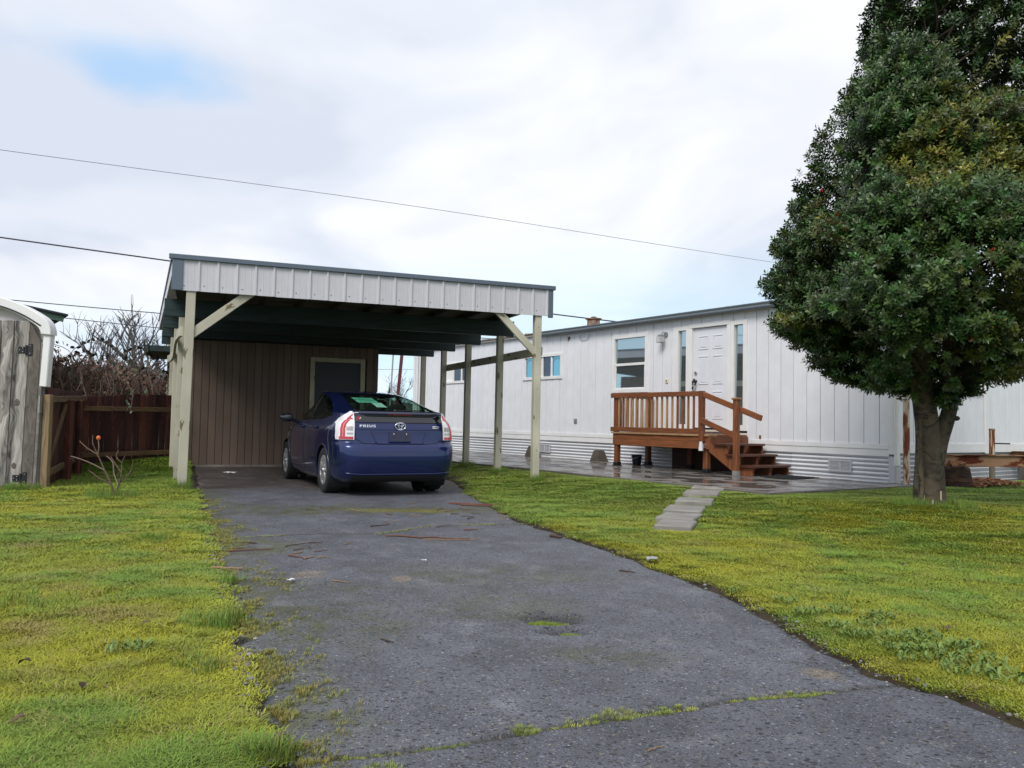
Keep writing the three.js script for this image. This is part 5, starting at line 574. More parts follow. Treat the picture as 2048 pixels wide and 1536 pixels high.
// ---------------------------------------------------------------- grass
const inCam = (x, z, m = 0.06) => { const d = -z; return d > 1.9 && Math.abs(x) / d < 0.66 + m; };
const onSlab = (x, z) => { const h = toHouse(x, z); return h.x < 4.66 && h.x > -9.62 && h.z < 3.58 && h.z > -6.2; };
const inHouse = (x, z) => { const h = toHouse(x, z); return h.x < 4.34 && h.z < 0.02; };
{
  const tuft = (seed, n, hgt, spread, lean, wid) => { const r = rand(seed), pos = [], idx = []; for (let i = 0; i < n; i++) { const a = r() * 6.283, q = spread * Math.sqrt(r()), x = q * Math.cos(a), z = q * Math.sin(a), b = a + (r() - 0.5) * 2.4, h = hgt * (0.45 + 0.75 * r()), l = lean * h * (0.3 + r()), w = wid * (0.7 + 0.6 * r()), tx = Math.cos(b + 1.57) * w, tz = Math.sin(b + 1.57) * w, c = Math.cos(b) * l, s = Math.sin(b) * l, k = pos.length / 3; pos.push(x - tx, -0.01, z - tz, x + tx, -0.01, z + tz, x + tx * 0.8 + c * 0.35, h * 0.6, z + tz * 0.8 + s * 0.35, x - tx * 0.8 + c * 0.35, h * 0.6, z - tz * 0.8 + s * 0.35, x + c, h * 0.95, z + s); idx.push(k, k + 1, k + 2, k, k + 2, k + 3, k + 3, k + 2, k + 4); } return geom(pos, idx); };
  const r = rand(901), sets = [[tuft(1, 20, 0.032, 0.05, 0.9, 0.0017), []], [tuft(2, 20, 0.038, 0.055, 1.1, 0.0017), []], [tuft(3, 18, 0.05, 0.045, 0.9, 0.0019), []], [tuft(4, 24, 0.022, 0.06, 0.6, 0.0022), []]];
  const push = (x, z, s, h, c, k) => sets[k][1].push([x, z, s, h, c]);
  let tries = 0, made = 0;
  while (made < 200000 && tries < 900000) {
    tries++; const rad = 2.0 + 19 * Math.pow(r(), 1.12), th = (r() - 0.5) * 1.32, x = rad * Math.sin(th) * 1.02, z = -rad * Math.cos(th); if (!inCam(x, z)) continue;
    const d = driveIn(x, z), edge = fbm(x * 5, z * 5, 3, 905); if (d > -0.01 - 0.22 * Math.max(0, edge - 0.40)) continue; if (d > -0.3 && r() < 0.75 * step(-0.3, -0.02, d)) continue; if (stoneAt.some(([a, b]) => Math.abs(x - a + 0.33 * (z - b)) < 0.24 && Math.abs(z - b) < 0.35)) continue; if (onSlab(x, z) || inHouse(x, z)) continue;
    const p = toPort(x, z); if (p.z < -5.4 && p.x > -0.35) { if (p.x < 5.4) continue; } const bare = Math.hypot((p.x - 4.75) / 0.7, (p.z + 1.9) / 2.4) + 0.5 * (edge - 0.5); if (bare < 0.75 && r() < 0.85) continue; if (p.x > 0 && p.x < 4.3 && p.z < 0) continue;
    if (Math.hypot((x - 7.7) / 0.8, (z + 13.05) / 0.55) < 1 && r() < 0.95) continue;
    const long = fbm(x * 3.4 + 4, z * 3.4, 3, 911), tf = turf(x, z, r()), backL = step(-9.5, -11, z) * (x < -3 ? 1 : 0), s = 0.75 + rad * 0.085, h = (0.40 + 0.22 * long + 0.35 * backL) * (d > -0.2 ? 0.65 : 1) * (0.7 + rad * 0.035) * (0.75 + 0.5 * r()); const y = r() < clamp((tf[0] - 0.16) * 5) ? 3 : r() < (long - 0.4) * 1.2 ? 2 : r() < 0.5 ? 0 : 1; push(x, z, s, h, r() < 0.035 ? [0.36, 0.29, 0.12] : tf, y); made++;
  }
  // clumps of longer grass
  const clump = (x, z, n, sp, h, col) => { for (let i = 0; i < n; i++) { const a = r() * 6.28, q = sp * Math.sqrt(r()); push(x + q * Math.cos(a), z + q * Math.sin(a), 0.9, h * (0.7 + 0.6 * r()), col.map((v) => v * (0.75 + 0.5 * r())), 2); } };
  for (const [x, z, n, sp, h] of [[-1.45, -4.05, 34, 0.16, 1.2], [-1.25, -3.35, 14, 0.14, 1.0], [-2.9, -6.6, 26, 0.2, 1.1], [-2.6, -4.4, 24, 0.25, 1.0], [-4.87, -9.95, 70, 0.3, 2.2], [-4.5, -11.1, 40, 0.12, 2.6], [-6.6, -10.55, 80, 0.35, 1.8], [-6.3, -10.5, 50, 0.2, 2.0], [5.0, -9.2, 60, 0.3, 1.8], [4.6, -9.3, 40, 0.2, 1.8], [0.42, -13.05, 40, 0.12, 2.2], [-0.2, -14.7, 40, 0.15, 2.2], [-0.85, -16.4, 40, 0.15, 2.2], [-3.1, -8.0, 18, 0.14, 1.0], [1.9, -4.7, 24, 0.3, 0.8], [-0.72, -2.5, 30, 0.08, 1.0], [-1.75, -5.1, 12, 0.1, 1.0]]) clump(x, z, n, sp, h, [0.15, 0.235, 0.035]);
  const gm = std({ color: 0xffffff, roughness: 0.75, side: THREE.DoubleSide }), m = new THREE.Matrix4(), q = new THREE.Quaternion(), up = V(0, 1, 0);
  sets.forEach(([g, list], k) => { const im = new THREE.InstancedMesh(g, gm, list.length); im.name = numbered('grass'); im.userData = { kind: 'stuff', label: ['short mown grass of the lawn', 'leaning mown grass of the lawn', 'longer grass in clumps and along the edges', 'low mossy turf of the lawn'][k], category: 'grass' }; list.forEach(([x, z, s, h, c], i) => { q.setFromAxisAngle(up, r() * 6.283); m.compose(V(x, driveIn(x, z) > 0.02 ? driveY(x, z) : lawnY(x, z), z), q, V(s, h, s)); im.setMatrixAt(i, m); im.setColorAt(i, C(...c)); }); scene.add(im); });
  // grass and moss that has rooted in the cracks, the pothole and along the left edge
  const cr = tuft(9, 14, 0.02, 0.02, 0.9, 0.0016), list = [];
  const add = (x, z, s, h, c) => list.push([x, z, s, h, c]);
  for (let i = 0; i < 900; i++) { const x = lerp(-0.5, 1.85, Math.pow(r(), 0.9)), on = fbm(x * 3.1, 3, 3, 921) > 0.44; if (!on) continue; const wd = 0.012 + 0.05 * step(0.5, 0.7, fbm(x * 7, 6, 3, 922)); if (r() < 0.35) continue; add(x, crackAz(x) + (r() - 0.5) * wd, 0.4 + 0.5 * r(), 0.15 + 0.45 * r(), turf(x * 3, 7, r()).map((v, q) => lerp(v, [0.26, 0.24, 0.12][q], 0.5 * r()))); }
  for (let i = 0; i < 34; i++) { const a = r() * 6.28, k = 0.10 * Math.sqrt(r()); add(0.40 + k * Math.cos(a) * 0.7, -2.92 + k * Math.sin(a) * 0.45, 0.7, 0.7 * r() + 0.3, [0.24, 0.26, 0.08]); add(0.07 + k * 0.5 * Math.cos(a), -2.76 + k * 0.3 * Math.sin(a), 0.7, 0.4 + 0.5 * r(), [0.22, 0.27, 0.07]); add(-0.36 + k * 0.6 * Math.cos(a), -2.42 + k * 0.5 * Math.sin(a), 0.7, 0.4 + 0.5 * r(), [0.22, 0.27, 0.07]); }
  for (let i = 0; i < 1100; i++) { const x = lerp(-2.5, 0.2, r()); if (fbm(x * 3, 9, 3, 923) < 0.4) continue; if (r() < 0.4) continue; add(x, crackBz(x) + (r() - 0.5) * 0.09 * r(), 0.7 + 0.5 * r(), 0.2 + 0.5 * r(), [0.2 + 0.05 * r(), 0.24, 0.09]); }
  for (let i = 0; i < 170; i++) { const a = r() * 6.28, k = Math.sqrt(r()); add(0.21 + 0.10 * k * Math.cos(a), -4.30 + 0.055 * k * Math.sin(a), 0.8, 0.8 + 0.7 * r(), [0.20, 0.27, 0.03]); if (i < 70) add(0.31 + 0.05 * k * Math.cos(a), -4.06 + 0.03 * k * Math.sin(a), 0.7, 0.6, [0.18, 0.24, 0.03]); }
  for (let i = 0; i < 2600; i++) { const z = lerp(-10.5, -2.4, r()), x = leftE(z) + 0.02 + 0.30 * r() * r() * (0.4 + 1.4 * fbm(z * 2, 5, 3, 925)); if (fbm(x * 6, z * 3, 3, 927) < 0.5) continue; add(x, z, 0.9, 0.4 + 0.6 * r(), [0.19 + 0.08 * r(), 0.22, 0.05]); }
  const im = new THREE.InstancedMesh(cr, gm, list.length); im.name = 'crack_grass'; im.userData = { kind: 'stuff', label: 'tiny grass and moss growing in the driveway cracks', category: 'grass' }; list.forEach(([x, z, s, h, c], i) => { q.setFromAxisAngle(up, r() * 6.283); m.compose(V(x, driveY(x, z), z), q, V(s, h, s)); im.setMatrixAt(i, m); im.setColorAt(i, C(...c)); }); scene.add(im);
}
// ---------------------------------------------------------------- weeds, leaves, twigs and other litter
{
  const r = rand(1201);
  const leafG = (L, W, bend, lob) => { const pos = [], idx = [], n = 6; for (let i = 0; i <= n; i++) { const t = i / n, w = W * Math.sin(Math.PI * Math.pow(t, 0.75)) * (lob ? 1 - 0.35 * (i % 2) : 1) + 0.001, y = bend * Math.sin(t * 2.2) * L - 0.25 * bend * L * t * t, z = L * t; pos.push(-w, y + 0.12 * w, z, 0, y, z, w, y + 0.12 * w, z); if (i) { const a = (i - 1) * 3; idx.push(a, a + 1, a + 4, a, a + 4, a + 3, a + 1, a + 2, a + 5, a + 1, a + 5, a + 4); } } return geom(pos, idx); };
  const weedM = [C(0.12, 0.19, 0.03), C(0.16, 0.235, 0.045), C(0.085, 0.145, 0.025)].map((c) => std({ color: c, roughness: 0.6 }));
  const spots = [[1.38, -4.97, .05, 'pale rosette weed at the driveway edge farthest from the camera'], [1.60, -4.68, .07, 'dark weed tuft on the lawn edge right of the pothole'], [1.62, -4.40, .07, 'small rosette weed right at the bare driveway edge'], [1.81, -4.45, .06, 'pale flat weed standing just in from the driveway edge'], [1.98, -4.36, .08, 'bushy dark weed farthest into the lawn'], [1.66, -4.13, .07, 'low weed at the start of the dense weed patch'], [1.86, -4.18, .08, 'upright leafy weed in the dense patch'], [1.70, -3.97, .07, 'weed beside the soil strip, middle of the patch'], [1.88, -3.93, .09, 'broad-leaved weed in the middle of the patch'], [2.04, -3.97, .07, 'weed on the lawn side of the patch'], [1.80, -3.74, .08, 'weed hugging the driveway, lower part of the patch'], [1.96, -3.74, .09, 'large leafy weed in the lower patch'], [2.12, -3.80, .08, 'weed near the right picture edge, upper one'], [1.90, -3.57, .08, 'weed over the yellow moss near the road corner'], [2.06, -3.55, .09, 'large dark weed near the right picture edge'], [2.02, -3.36, .10, 'nearest and largest weed by the right picture edge'], [1.88, -3.42, .06, 'small weed next to the road corner'], [-1.62, -3.52, .08, 'flat grey-green weed in the left lawn'], [-1.0, -3.66, .07, 'pale weed by the left driveway edge'], [-1.85, -2.55, .08, 'dark weed low in the left foreground'], [1.75, -3.58, .06, 'small weed on the bare soil beside the driveway']];
  spots.forEach(([x, z, s, label], i) => { const o = thing('weed', label, 'weed', [x, lawnY(x, z) + 0.012, z], r() * 6, 'broad-leaved weeds'); const n = 40 + Math.floor(r() * 18), g = [leafG(s * 0.55, s * 0.065, 0.35, 1), leafG(s * 0.38, s * 0.07, 0.5, i % 2), leafG(s * 0.48, s * 0.05, 0.2, 1)]; for (let k = 0; k < n; k++) { const l = part('leaf', g[k % 3], weedM[Math.floor(r() * 3)], o); l.rotation.set(-0.1 - 0.5 * r(), r() * 6.283, 0.6 * (r() - 0.5), 'YXZ'); const e = s * 1.15 * Math.sqrt(r()), ea = r() * 6.283; l.position.set(e * Math.sin(ea), 0.004 + 0.014 * r(), e * Math.cos(ea) * 0.8); } });
  // twigs and bark strips blown onto the drive
  const tw = [std({ color: C(0.13, 0.055, 0.038), roughness: 0.85 }), std({ color: C(0.25, 0.16, 0.09), roughness: 0.85 }), std({ color: C(0.07, 0.042, 0.03), roughness: 0.85 })];
  const twig = (x, z, L, a, w, m, label, group) => { w *= 0.7; const y = (driveIn(x, z) > 0 ? driveY(x, z) : lawnY(x, z) + 0.02) + w * 0.8, pts = [], bow = (r() - 0.5) * 0.3; for (let i = 0; i <= 5; i++) { const t = i / 5 - 0.5, o2 = L * (bow * (0.25 - t * t) + 0.09 * (r() - 0.5)); pts.push([x + L * t * Math.cos(a) - o2 * Math.sin(a), y + (i % 2) * 0.003, z + L * t * Math.sin(a) + o2 * Math.cos(a)]); } solo('twig', tube(pts, w, 7, 5, w * 0.55), m, label, 'twig', group); };
  twig(-0.56, -3.82, 0.09, 0.75, 0.006, tw[2], 'short dark twig lying alone in the middle of the driveway', undefined); twig(-0.72, -7.12, 0.75, 0.12, 0.012, tw[0], 'long reddish branch lying across the driveway', undefined); twig(-0.5, -7.06, 0.5, -0.1, 0.008, tw[1], 'pale twig lying beside the long reddish branch', undefined); twig(-0.35, -10.0, 0.8, 0.05, 0.022, tw[0], 'thick reddish stick by the right edge in front of the car', undefined); twig(-0.3, -9.85, 0.6, 0.1, 0.014, tw[0], 'second reddish stick in front of the car, right edge', undefined); twig(0.42, -7.28, 0.16, 0.9, 0.022, tw[2], 'dark chunk of wood on the right driveway edge', undefined); twig(0.83, -5.68, 0.12, 0.6, 0.009, tw[2], 'short brown twig on the right side of the driveway', undefined); twig(-1.9, -5.5, 0.22, 0.05, 0.014, tw[1], 'flat orange-brown piece of wood on the left driveway edge', undefined); twig(-2.0, -6.3, 0.35, -0.5, 0.009, tw[0], 'bent brown twig near the left driveway edge', undefined); twig(-1.05, -5.12, 0.14, 0.4, 0.006, tw[1], 'thin twig beside the sawdust patch', undefined); twig(0.48, -2.62, 0.07, -0.6, 0.004, tw[1], 'tiny curved twig on the road in the foreground', undefined);
  for (let i = 0; i < 46; i++) { const f = r(), zone = f < 0.4 ? [-1.75, -6.35, 1.0, 0.5] : f < 0.65 ? [-0.05, -9.2, 0.9, 0.6] : f < 0.85 ? [-1.4, -9.5, 1.8, 0.8] : [-0.6, -8.0, 1.2, 0.8]; const x = zone[0] + (r() - 0.5) * 2 * zone[2] * 0.6, z = zone[1] + (r() - 0.5) * 2 * zone[3]; if (driveIn(x, z) < 0.05) continue; twig(x, z, 0.08 + 0.28 * r() * r(), (r() - 0.5) * 2.6, 0.004 + 0.006 * r(), tw[Math.floor(r() * 3)], 'thin brown twig among the litter scattered in front of the carport', 'scattered twigs'); }
  // paper scraps and stones
  const scrap = (x, z, w, l, m, label, name = 'litter_scrap', cat = 'litter') => { const g = new THREE.PlaneGeometry(w, l, 5, 5).rotateX(-Math.PI / 2), p = g.attributes.position; for (let i = 0; i < p.count; i++) p.setY(i, 0.012 + 0.03 * (fbm(p.getX(i) * 30 + x, p.getZ(i) * 30 + z, 2, 1300))); g.computeVertexNormals(); const b = g.clone().translate(0, -0.002, 0), o = solo(name, [g, b], m, label, cat); o.position.set(x, driveIn(x, z) > 0 ? driveY(x, z) - 0.012 : lawnY(x, z) + 0.012, z); o.rotation.y = r() * 6; };
  const white = std({ color: C(0.7, 0.7, 0.72), roughness: 0.7 }), deadM = [std({ color: C(0.07, 0.04, 0.028), roughness: 0.85, map: T.soil }), std({ color: C(0.22, 0.13, 0.085), roughness: 0.85, map: T.soil })];
  { const p = V(0.75, 0, -3.6).applyMatrix4(PM); scrap(p.x, p.z, 0.22, 0.14, white, 'crumpled white paper on the carport floor by the back wall'); const q = V(1.9, 0, -4.0).applyMatrix4(PM); scrap(q.x, q.z, 0.18, 0.05, white, 'thin pale strip on the carport floor left of the car'); } scrap(-1.36, -5.1, 0.09, 0.02, white, 'small white plastic strip beside the sawdust patch'); scrap(-0.62, -5.9, 0.05, 0.02, white, 'tiny white scrap in the middle of the driveway'); scrap(1.06, -6.02, 0.12, 0.08, std({ color: C(0.32, 0.32, 0.36), roughness: 0.6 }), 'crumpled grey and black scrap on the right lawn edge');
  for (const [x, z, s, k, label] of [[-1.95, -3.27, .09, 0, 'dark curled dead leaf standing in the left foreground grass'], [-1.55, -3.0, .06, 0, 'brown dead leaf flat in the left foreground grass'], [-1.60, -2.66, .07, 1, 'pale orange leaf near the lower left corner'], [-1.75, -3.9, .07, 1, 'grey dead leaf in the left lawn'], [-0.72, -2.56, .07, 1, 'reddish dead leaf at the left edge of the driveway, low in the picture'], [-0.6, -2.36, .06, 0, 'dark leaf at the bottom edge left of the driveway'], [-2.6, -6.9, .08, 0, 'brown leaf in the grass left of the first crack'], [2.4, -6.2, .08, 0, 'dark leaf on the lawn right of the stepping stones'], [2.9, -6.0, .06, 0, 'small dark leaf on the right lawn'], [2.2, -4.1, .06, 1, 'orange-brown leaf above the weed patch'], [1.9, -3.97, .05, 1, 'pale leaf amongst the weed patch']]) { const o = solo('dead_leaf', [leafG(s * 0.62, s * 0.2, 0.45, 1), leafG(s * 0.62, s * 0.2, 0.45, 1).translate(0, -0.002, 0)], deadM[k], label, 'leaf', 'dead leaves'); o.position.set(x, (driveIn(x, z) > 0 ? driveY(x, z) + 0.005 : lawnY(x, z) + 0.022), z); o.rotation.set(0, r() * 6, 0.3 * (r() - 0.5)); }
  const peb = new THREE.IcosahedronGeometry(1, 1), pg = peb.attributes.position; for (let i = 0; i < pg.count; i++) { const k = 0.8 + 0.4 * vn3(pg.getX(i) * 2, pg.getY(i) * 2, pg.getZ(i) * 2, 1400); pg.setXYZ(i, pg.getX(i) * k, pg.getY(i) * k * 0.6, pg.getZ(i) * k); } peb.computeVertexNormals();
  const list = []; for (let i = 0; i < 900; i++) { const z = lerp(-10, -2.3, Math.pow(r(), 0.8)), L = r() < 0.55, x = L ? leftE(z) + (r() - 0.55) * 0.16 : rightE(z) + (r() - 0.45) * 0.16; list.push([x, z, 0.004 + 0.010 * r() * r()]); } const im = new THREE.InstancedMesh(peb, std({ color: 0xffffff, roughness: 0.9 }), list.length), m = new THREE.Matrix4(); list.forEach(([x, z, s], i) => { m.makeScale(s, s, s).setPosition(x, Math.max(lawnY(x, z), driveIn(x, z) > 0.03 ? driveY(x, z) : -1) + s * 0.4, z); im.setMatrixAt(i, m); const g = 0.06 + 0.25 * r() * r(); im.setColorAt(i, C(g, g * 0.97, g * 0.93)); }); im.name = 'gravel'; im.userData = { kind: 'stuff', label: 'loose grit along both driveway edges', category: 'gravel' }; scene.add(im);
}
// ---------------------------------------------------------------- holly tree
{
  const X = 4.86, Z = -9.42, o = thing('holly_tree', 'dense dark green holly tree with a forked trunk on the right lawn', 'tree', [X, 0, Z]), r = rand(2001);
  // trunk: flared foot, ridged bark
  const limb = (pts, rad, seg, radial, rough, seed) => { const cv = new THREE.CatmullRomCurve3(pts.map((p) => V(...p))), pos = [], idx = [], uv = []; for (let i = 0; i <= seg; i++) { const t = i / seg, c = cv.getPointAt(t), tan = cv.getTangentAt(t), a = V(1, 0, 0).cross(tan).normalize(), b = tan.clone().cross(a); const R = rad(t); for (let k = 0; k <= radial; k++) { const th = k / radial * 6.28319, n = 1 + rough * (fbm3(Math.cos(th) * 2 + seed, Math.sin(th) * 2, t * 9, 3, seed) - 0.5); pos.push(c.x + R * n * (Math.cos(th) * b.x + Math.sin(th) * a.x), c.y + R * n * (Math.cos(th) * b.y + Math.sin(th) * a.y), c.z + R * n * (Math.cos(th) * b.z + Math.sin(th) * a.z)); uv.push(k / radial, t * cv.getLength() / 1.0); } } for (let i = 0; i < seg; i++) for (let k = 0; k < radial; k++) { const a = i * (radial + 1) + k, b = a + radial + 1; idx.push(a, a + 1, b + 1, a, b + 1, b); } return geom(pos, idx, uv); };
  const trunkR = curve([[0, 0.205], [0.03, 0.185], [0.08, 0.155], [0.2, 0.140], [0.35, 0.142], [0.5, 0.135], [0.75, 0.115], [1, 0.09]]);
  const trunk = part('trunk', limb([[0.02, -0.12, 0], [0.02, 0.15, 0], [0.02, 0.6, 0], [0.0, 1.0, 0.0], [-0.06, 1.5, 0.0], [-0.1, 2.1, 0.05], [-0.05, 3.2, 0.1], [0, 5.4, 0]], (t) => (t < 0.2 ? lerp(0.225, 0.138, Math.pow(t / 0.2, 0.45)) : lerp(0.138, 0.03, (t - 0.2) / 0.8)), 60, 22, 0.34, 5), M.bark, o);
  part('limb', limb([[0.06, 0.55, 0.02], [0.13, 0.95, 0.04], [0.21, 1.2, 0.05], [0.26, 1.45, 0.04], [0.24, 1.75, 0.0], [0.30, 2.2, -0.05], [0.5, 3.2, -0.1], [0.6, 4.2, 0]], (t) => lerp(0.095, 0.025, t), 34, 14, 0.3, 9), M.bark, o);
  for (const [x, y, z, s] of [[0.33, 1.47, 0.1, 0.035], [0.28, 1.17, 0.1, 0.03], [-0.12, 1.36, 0.1, 0.03], [-0.08, 1.18, 0.11, 0.028], [0.0, 1.25, 0.14, 0.03], [-0.16, 1.75, 0.1, 0.035], [0.12, 1.3, 0.1, 0.025]]) { const g = new THREE.IcosahedronGeometry(s, 2), p = g.attributes.position; for (let i = 0; i < p.count; i++) { const k = 1 + 0.4 * (vn3(p.getX(i) * 40, p.getY(i) * 40, p.getZ(i) * 40, 77) - 0.5); p.setXYZ(i, p.getX(i) * k * 1.3, p.getY(i) * k, p.getZ(i) * k); } g.computeVertexNormals(); part('knot', g.translate(x, y, z), M.bark, trunk); }
  { const d = part('dead_shoot', limb([[-0.16, 0.05, 0.12], [-0.14, 0.4, 0.13], [-0.15, 0.8, 0.12], [-0.15, 1.15, 0.11]], (t) => lerp(0.035, 0.024, t), 12, 8, 0.2, 31), M.bark, o, 'dead grey shoot against the trunk'); for (let k = 0; k < 8; k++) { const y = 0.3 + 0.1 * k; part('thorn', tube([[-0.16, y, 0.12], [-0.20 - 0.03 * r(), y + 0.02, 0.14]], 0.009, 2, 5, 0.003), M.greyTwig, d); } }
  for (let k = 0; k < 6; k++) { const a = 0.3 + k * 0.5, y = 0.12 + 0.22 * r(); part('splinter', cbox(0.02, 0.06 + 0.06 * r(), 0.008, 0.002).translate(0.19 * Math.cos(a), y, 0.17 * Math.sin(a) + 0.02), std({ color: C(0.42, 0.34, 0.24), roughness: 0.9 }), trunk); }
  // crown outline: radius over height, with lobes
  const prof = smoothCurve([[1.42, 0.25], [1.52, 0.62], [1.7, 1.0], [1.95, 1.38], [2.25, 1.64], [2.6, 1.76], [3.05, 1.72], [3.6, 1.53], [4.2, 1.43], [4.8, 1.20], [5.4, 1.0], [6.0, 0.85], [6.7, 0.58], [7.3, 0.22], [7.5, 0.0]]);
  const lobe = (a, y) => 1 + 0.42 * (fbm3(Math.cos(a) * 1.5, Math.sin(a) * 1.5, y * 1.35, 3, 411) - 0.5) + 0.30 * (fbm3(Math.cos(a) * 4.5, Math.sin(a) * 4.5, y * 3.6, 2, 419) - 0.5);
  const low = (a) => 1.44 + 0.45 * (fbm(Math.cos(a) * 2.6 + 5, Math.sin(a) * 2.6 + 5, 3, 431) - 0.4) - 0.2 * clamp(Math.cos(a) * 1.5);       // ragged hem
  const cx = (y) => 0.062 * Math.max(0, y - 1.6);
  // boughs inside
  const boughs = []; for (let k = 0; k < 46; k++) { const y = 1.75 + 4.6 * (k / 46), a = k * 2.39996, R = prof(y + 0.35) * 0.86, c = Math.cos(a), s = Math.sin(a); const h = cx(y); boughs.push(tube([[h * 0.5, y - 0.25, 0], [h + c * R * 0.4, y + 0.0, s * R * 0.4], [h + c * R * 0.75, y + 0.12, s * R * 0.75], [h + c * R, y + 0.36, s * R]], 0.034 - 0.003 * y, 8, 6, 0.008)); } { const b = part('boughs', boughs, M.bark, o); b.userData.kind = 'stuff'; }
  // spray of spiny glossy leaves along a twig
  const spray = (seed, n) => { const q = rand(seed), pos = [], idx = [], L = 0.17; const leaf = (p, d, u, l, w) => { const s = d.clone().cross(u).normalize(), k = pos.length / 3, b = [[0, 0, 0], [0.22, 0.85, 0.12], [0.36, 0.6, 0.02], [0.52, 1, 0.15], [0.68, 0.55, 0.02], [0.82, 0.5, 0.1], [1, 0, -0.06]]; for (const [t, ww, up] of b) for (const g of [-1, 0, 1]) { const e = p.clone().addScaledVector(d, l * t).addScaledVector(s, g * w * ww).addScaledVector(u, (g ? up * w * 2.2 : 0) - 0.18 * l * t * t); pos.push(e.x, e.y, e.z); } for (let i = 0; i < 6; i++) { const a = k + i * 3; idx.push(a, a + 1, a + 4, a, a + 4, a + 3, a + 1, a + 2, a + 5, a + 1, a + 5, a + 4); } };
    for (let i = 0; i < n; i++) { const t = 0.1 + 0.9 * i / (n - 1), a = i * 2.4, p = V(0.012 * Math.cos(a), L * t - 0.04, 0.012 * Math.sin(a)), el = lerp(0.05, 0.95, t) + 0.3 * (q() - 0.5), d = V(Math.cos(a) * Math.cos(el), Math.sin(el), Math.sin(a) * Math.cos(el)), u = V(-Math.cos(a) * Math.sin(el), Math.cos(el), -Math.sin(a) * Math.sin(el)); leaf(p, d, u, 0.058 + 0.022 * q(), 0.0155 + 0.006 * q()); } return geom(pos, idx); };
  const variants = [spray(1, 15), spray(2, 18), spray(3, 12)], lists = [[], [], []], up = V(0, 1, 0), qd = new THREE.Quaternion(), m = new THREE.Matrix4(), tw = new THREE.Quaternion();
  const camDir = V(-X, 1.0, -Z).normalize();
  let n = 0; while (n < 25500) {
    const y = 1.35 + 6.1 * Math.pow(r(), 1.12), a = r() * 6.28319, back = Math.cos(a) * camDir.x + Math.sin(a) * camDir.z; if (back < -0.25 && r() < 0.45) continue; if (y < low(a)) continue; const R0 = prof(y) * lobe(a, y); if (R0 < 0.03) continue; if (r() > (R0 + 0.25) / 2) continue;
    const depth = Math.pow(r(), 1.7), R = R0 * (1 - 0.55 * depth) + 0.05 * (r() - 0.5), x = R * Math.cos(a) + cx(y), z = R * Math.sin(a), cl = fbm3(x * 3.1, y * 3.1, z * 3.1, 2, 451), cl2 = fbm3(x * 1.2 + 4, y * 1.2, z * 1.2, 2, 455); if (0.6 * cl + 0.4 * cl2 < 0.485 + 0.035 * step(3.6, 5.2, y) && r() < 0.97) continue;
    const dir = V(Math.cos(a) * 0.9, 0.35 + 0.5 * r() + (y > 5.5 ? 0.5 : 0) - (y < 1.9 ? 0.55 : 0), Math.sin(a) * 0.9).add(V(r() - 0.5, r() - 0.5, r() - 0.5).multiplyScalar(1.1)).normalize(); qd.setFromUnitVectors(up, dir); tw.setFromAxisAngle(up, r() * 6.28); const s = 0.5 + 0.38 * r(); m.compose(V(x, y, z), qd.clone().multiply(tw), V(s, s, s));
    const hue = fbm3(x * 1.6 + 7, y * 1.6, z * 1.6, 3, 461), yel = step(0.55, 0.72, hue + (x > 0.1 ? 0.06 : -0.02)) * 0.9 * r(), v = (0.55 + 0.9 * r() * r()) * (0.8 + 0.5 * cl2); const base = [lerp(0.036, 0.070, r()), lerp(0.080, 0.125, r()), 0.022]; lists[Math.floor(r() * 3)].push([m.clone(), C(lerp(base[0], 0.26, yel) * v, lerp(base[1], 0.23, yel) * v, lerp(base[2], 0.022, yel) * v)]); n++;
  }
  const crown = new THREE.Group(); crown.name = 'crown'; o.add(crown); const lm = phys({ color: 0xffffff, roughness: 0.38, specularIntensity: 0.9, side: THREE.DoubleSide });
  variants.forEach((g, k) => { const im = new THREE.InstancedMesh(g, lm, lists[k].length); im.name = 'holly_leaves'; im.userData.kind = 'stuff'; lists[k].forEach(([mm, c], i) => { im.setMatrixAt(i, mm); im.setColorAt(i, c); }); crown.add(im); });
  // red berries and a dead orange spray
  const bm = std({ color: C(0.36, 0.02, 0.012), roughness: 0.35 }); for (let k = 0; k < 16; k++) { const y = 1.9 + 2.4 * r(), a = Math.atan2(camDir.z, camDir.x) + (r() - 0.5) * 2.6, R = prof(y) * lobe(a, y) * 0.99, gs = []; for (let i = 0; i < 6; i++) gs.push(new THREE.IcosahedronGeometry(0.009, 1).translate(0.03 * (r() - 0.5), 0.03 * (r() - 0.5), 0.03 * (r() - 0.5))); const b = part('berry_cluster', gs, bm, o); b.position.set(R * Math.cos(a) + cx(y), y, R * Math.sin(a)); b.userData.kind = 'stuff'; }
  { const d = part('dead_spray', spray(8, 12).scale(1.7, 1.7, 1.7), std({ color: C(0.36, 0.19, 0.06), roughness: 0.8, side: THREE.DoubleSide }), o, 'withered orange-brown spray of leaves'); const a = Math.atan2(camDir.z, camDir.x) + 0.62; d.position.set(1.55 * Math.cos(a), 3.33, 1.55 * Math.sin(a)); d.rotation.x = 2.6; }
}
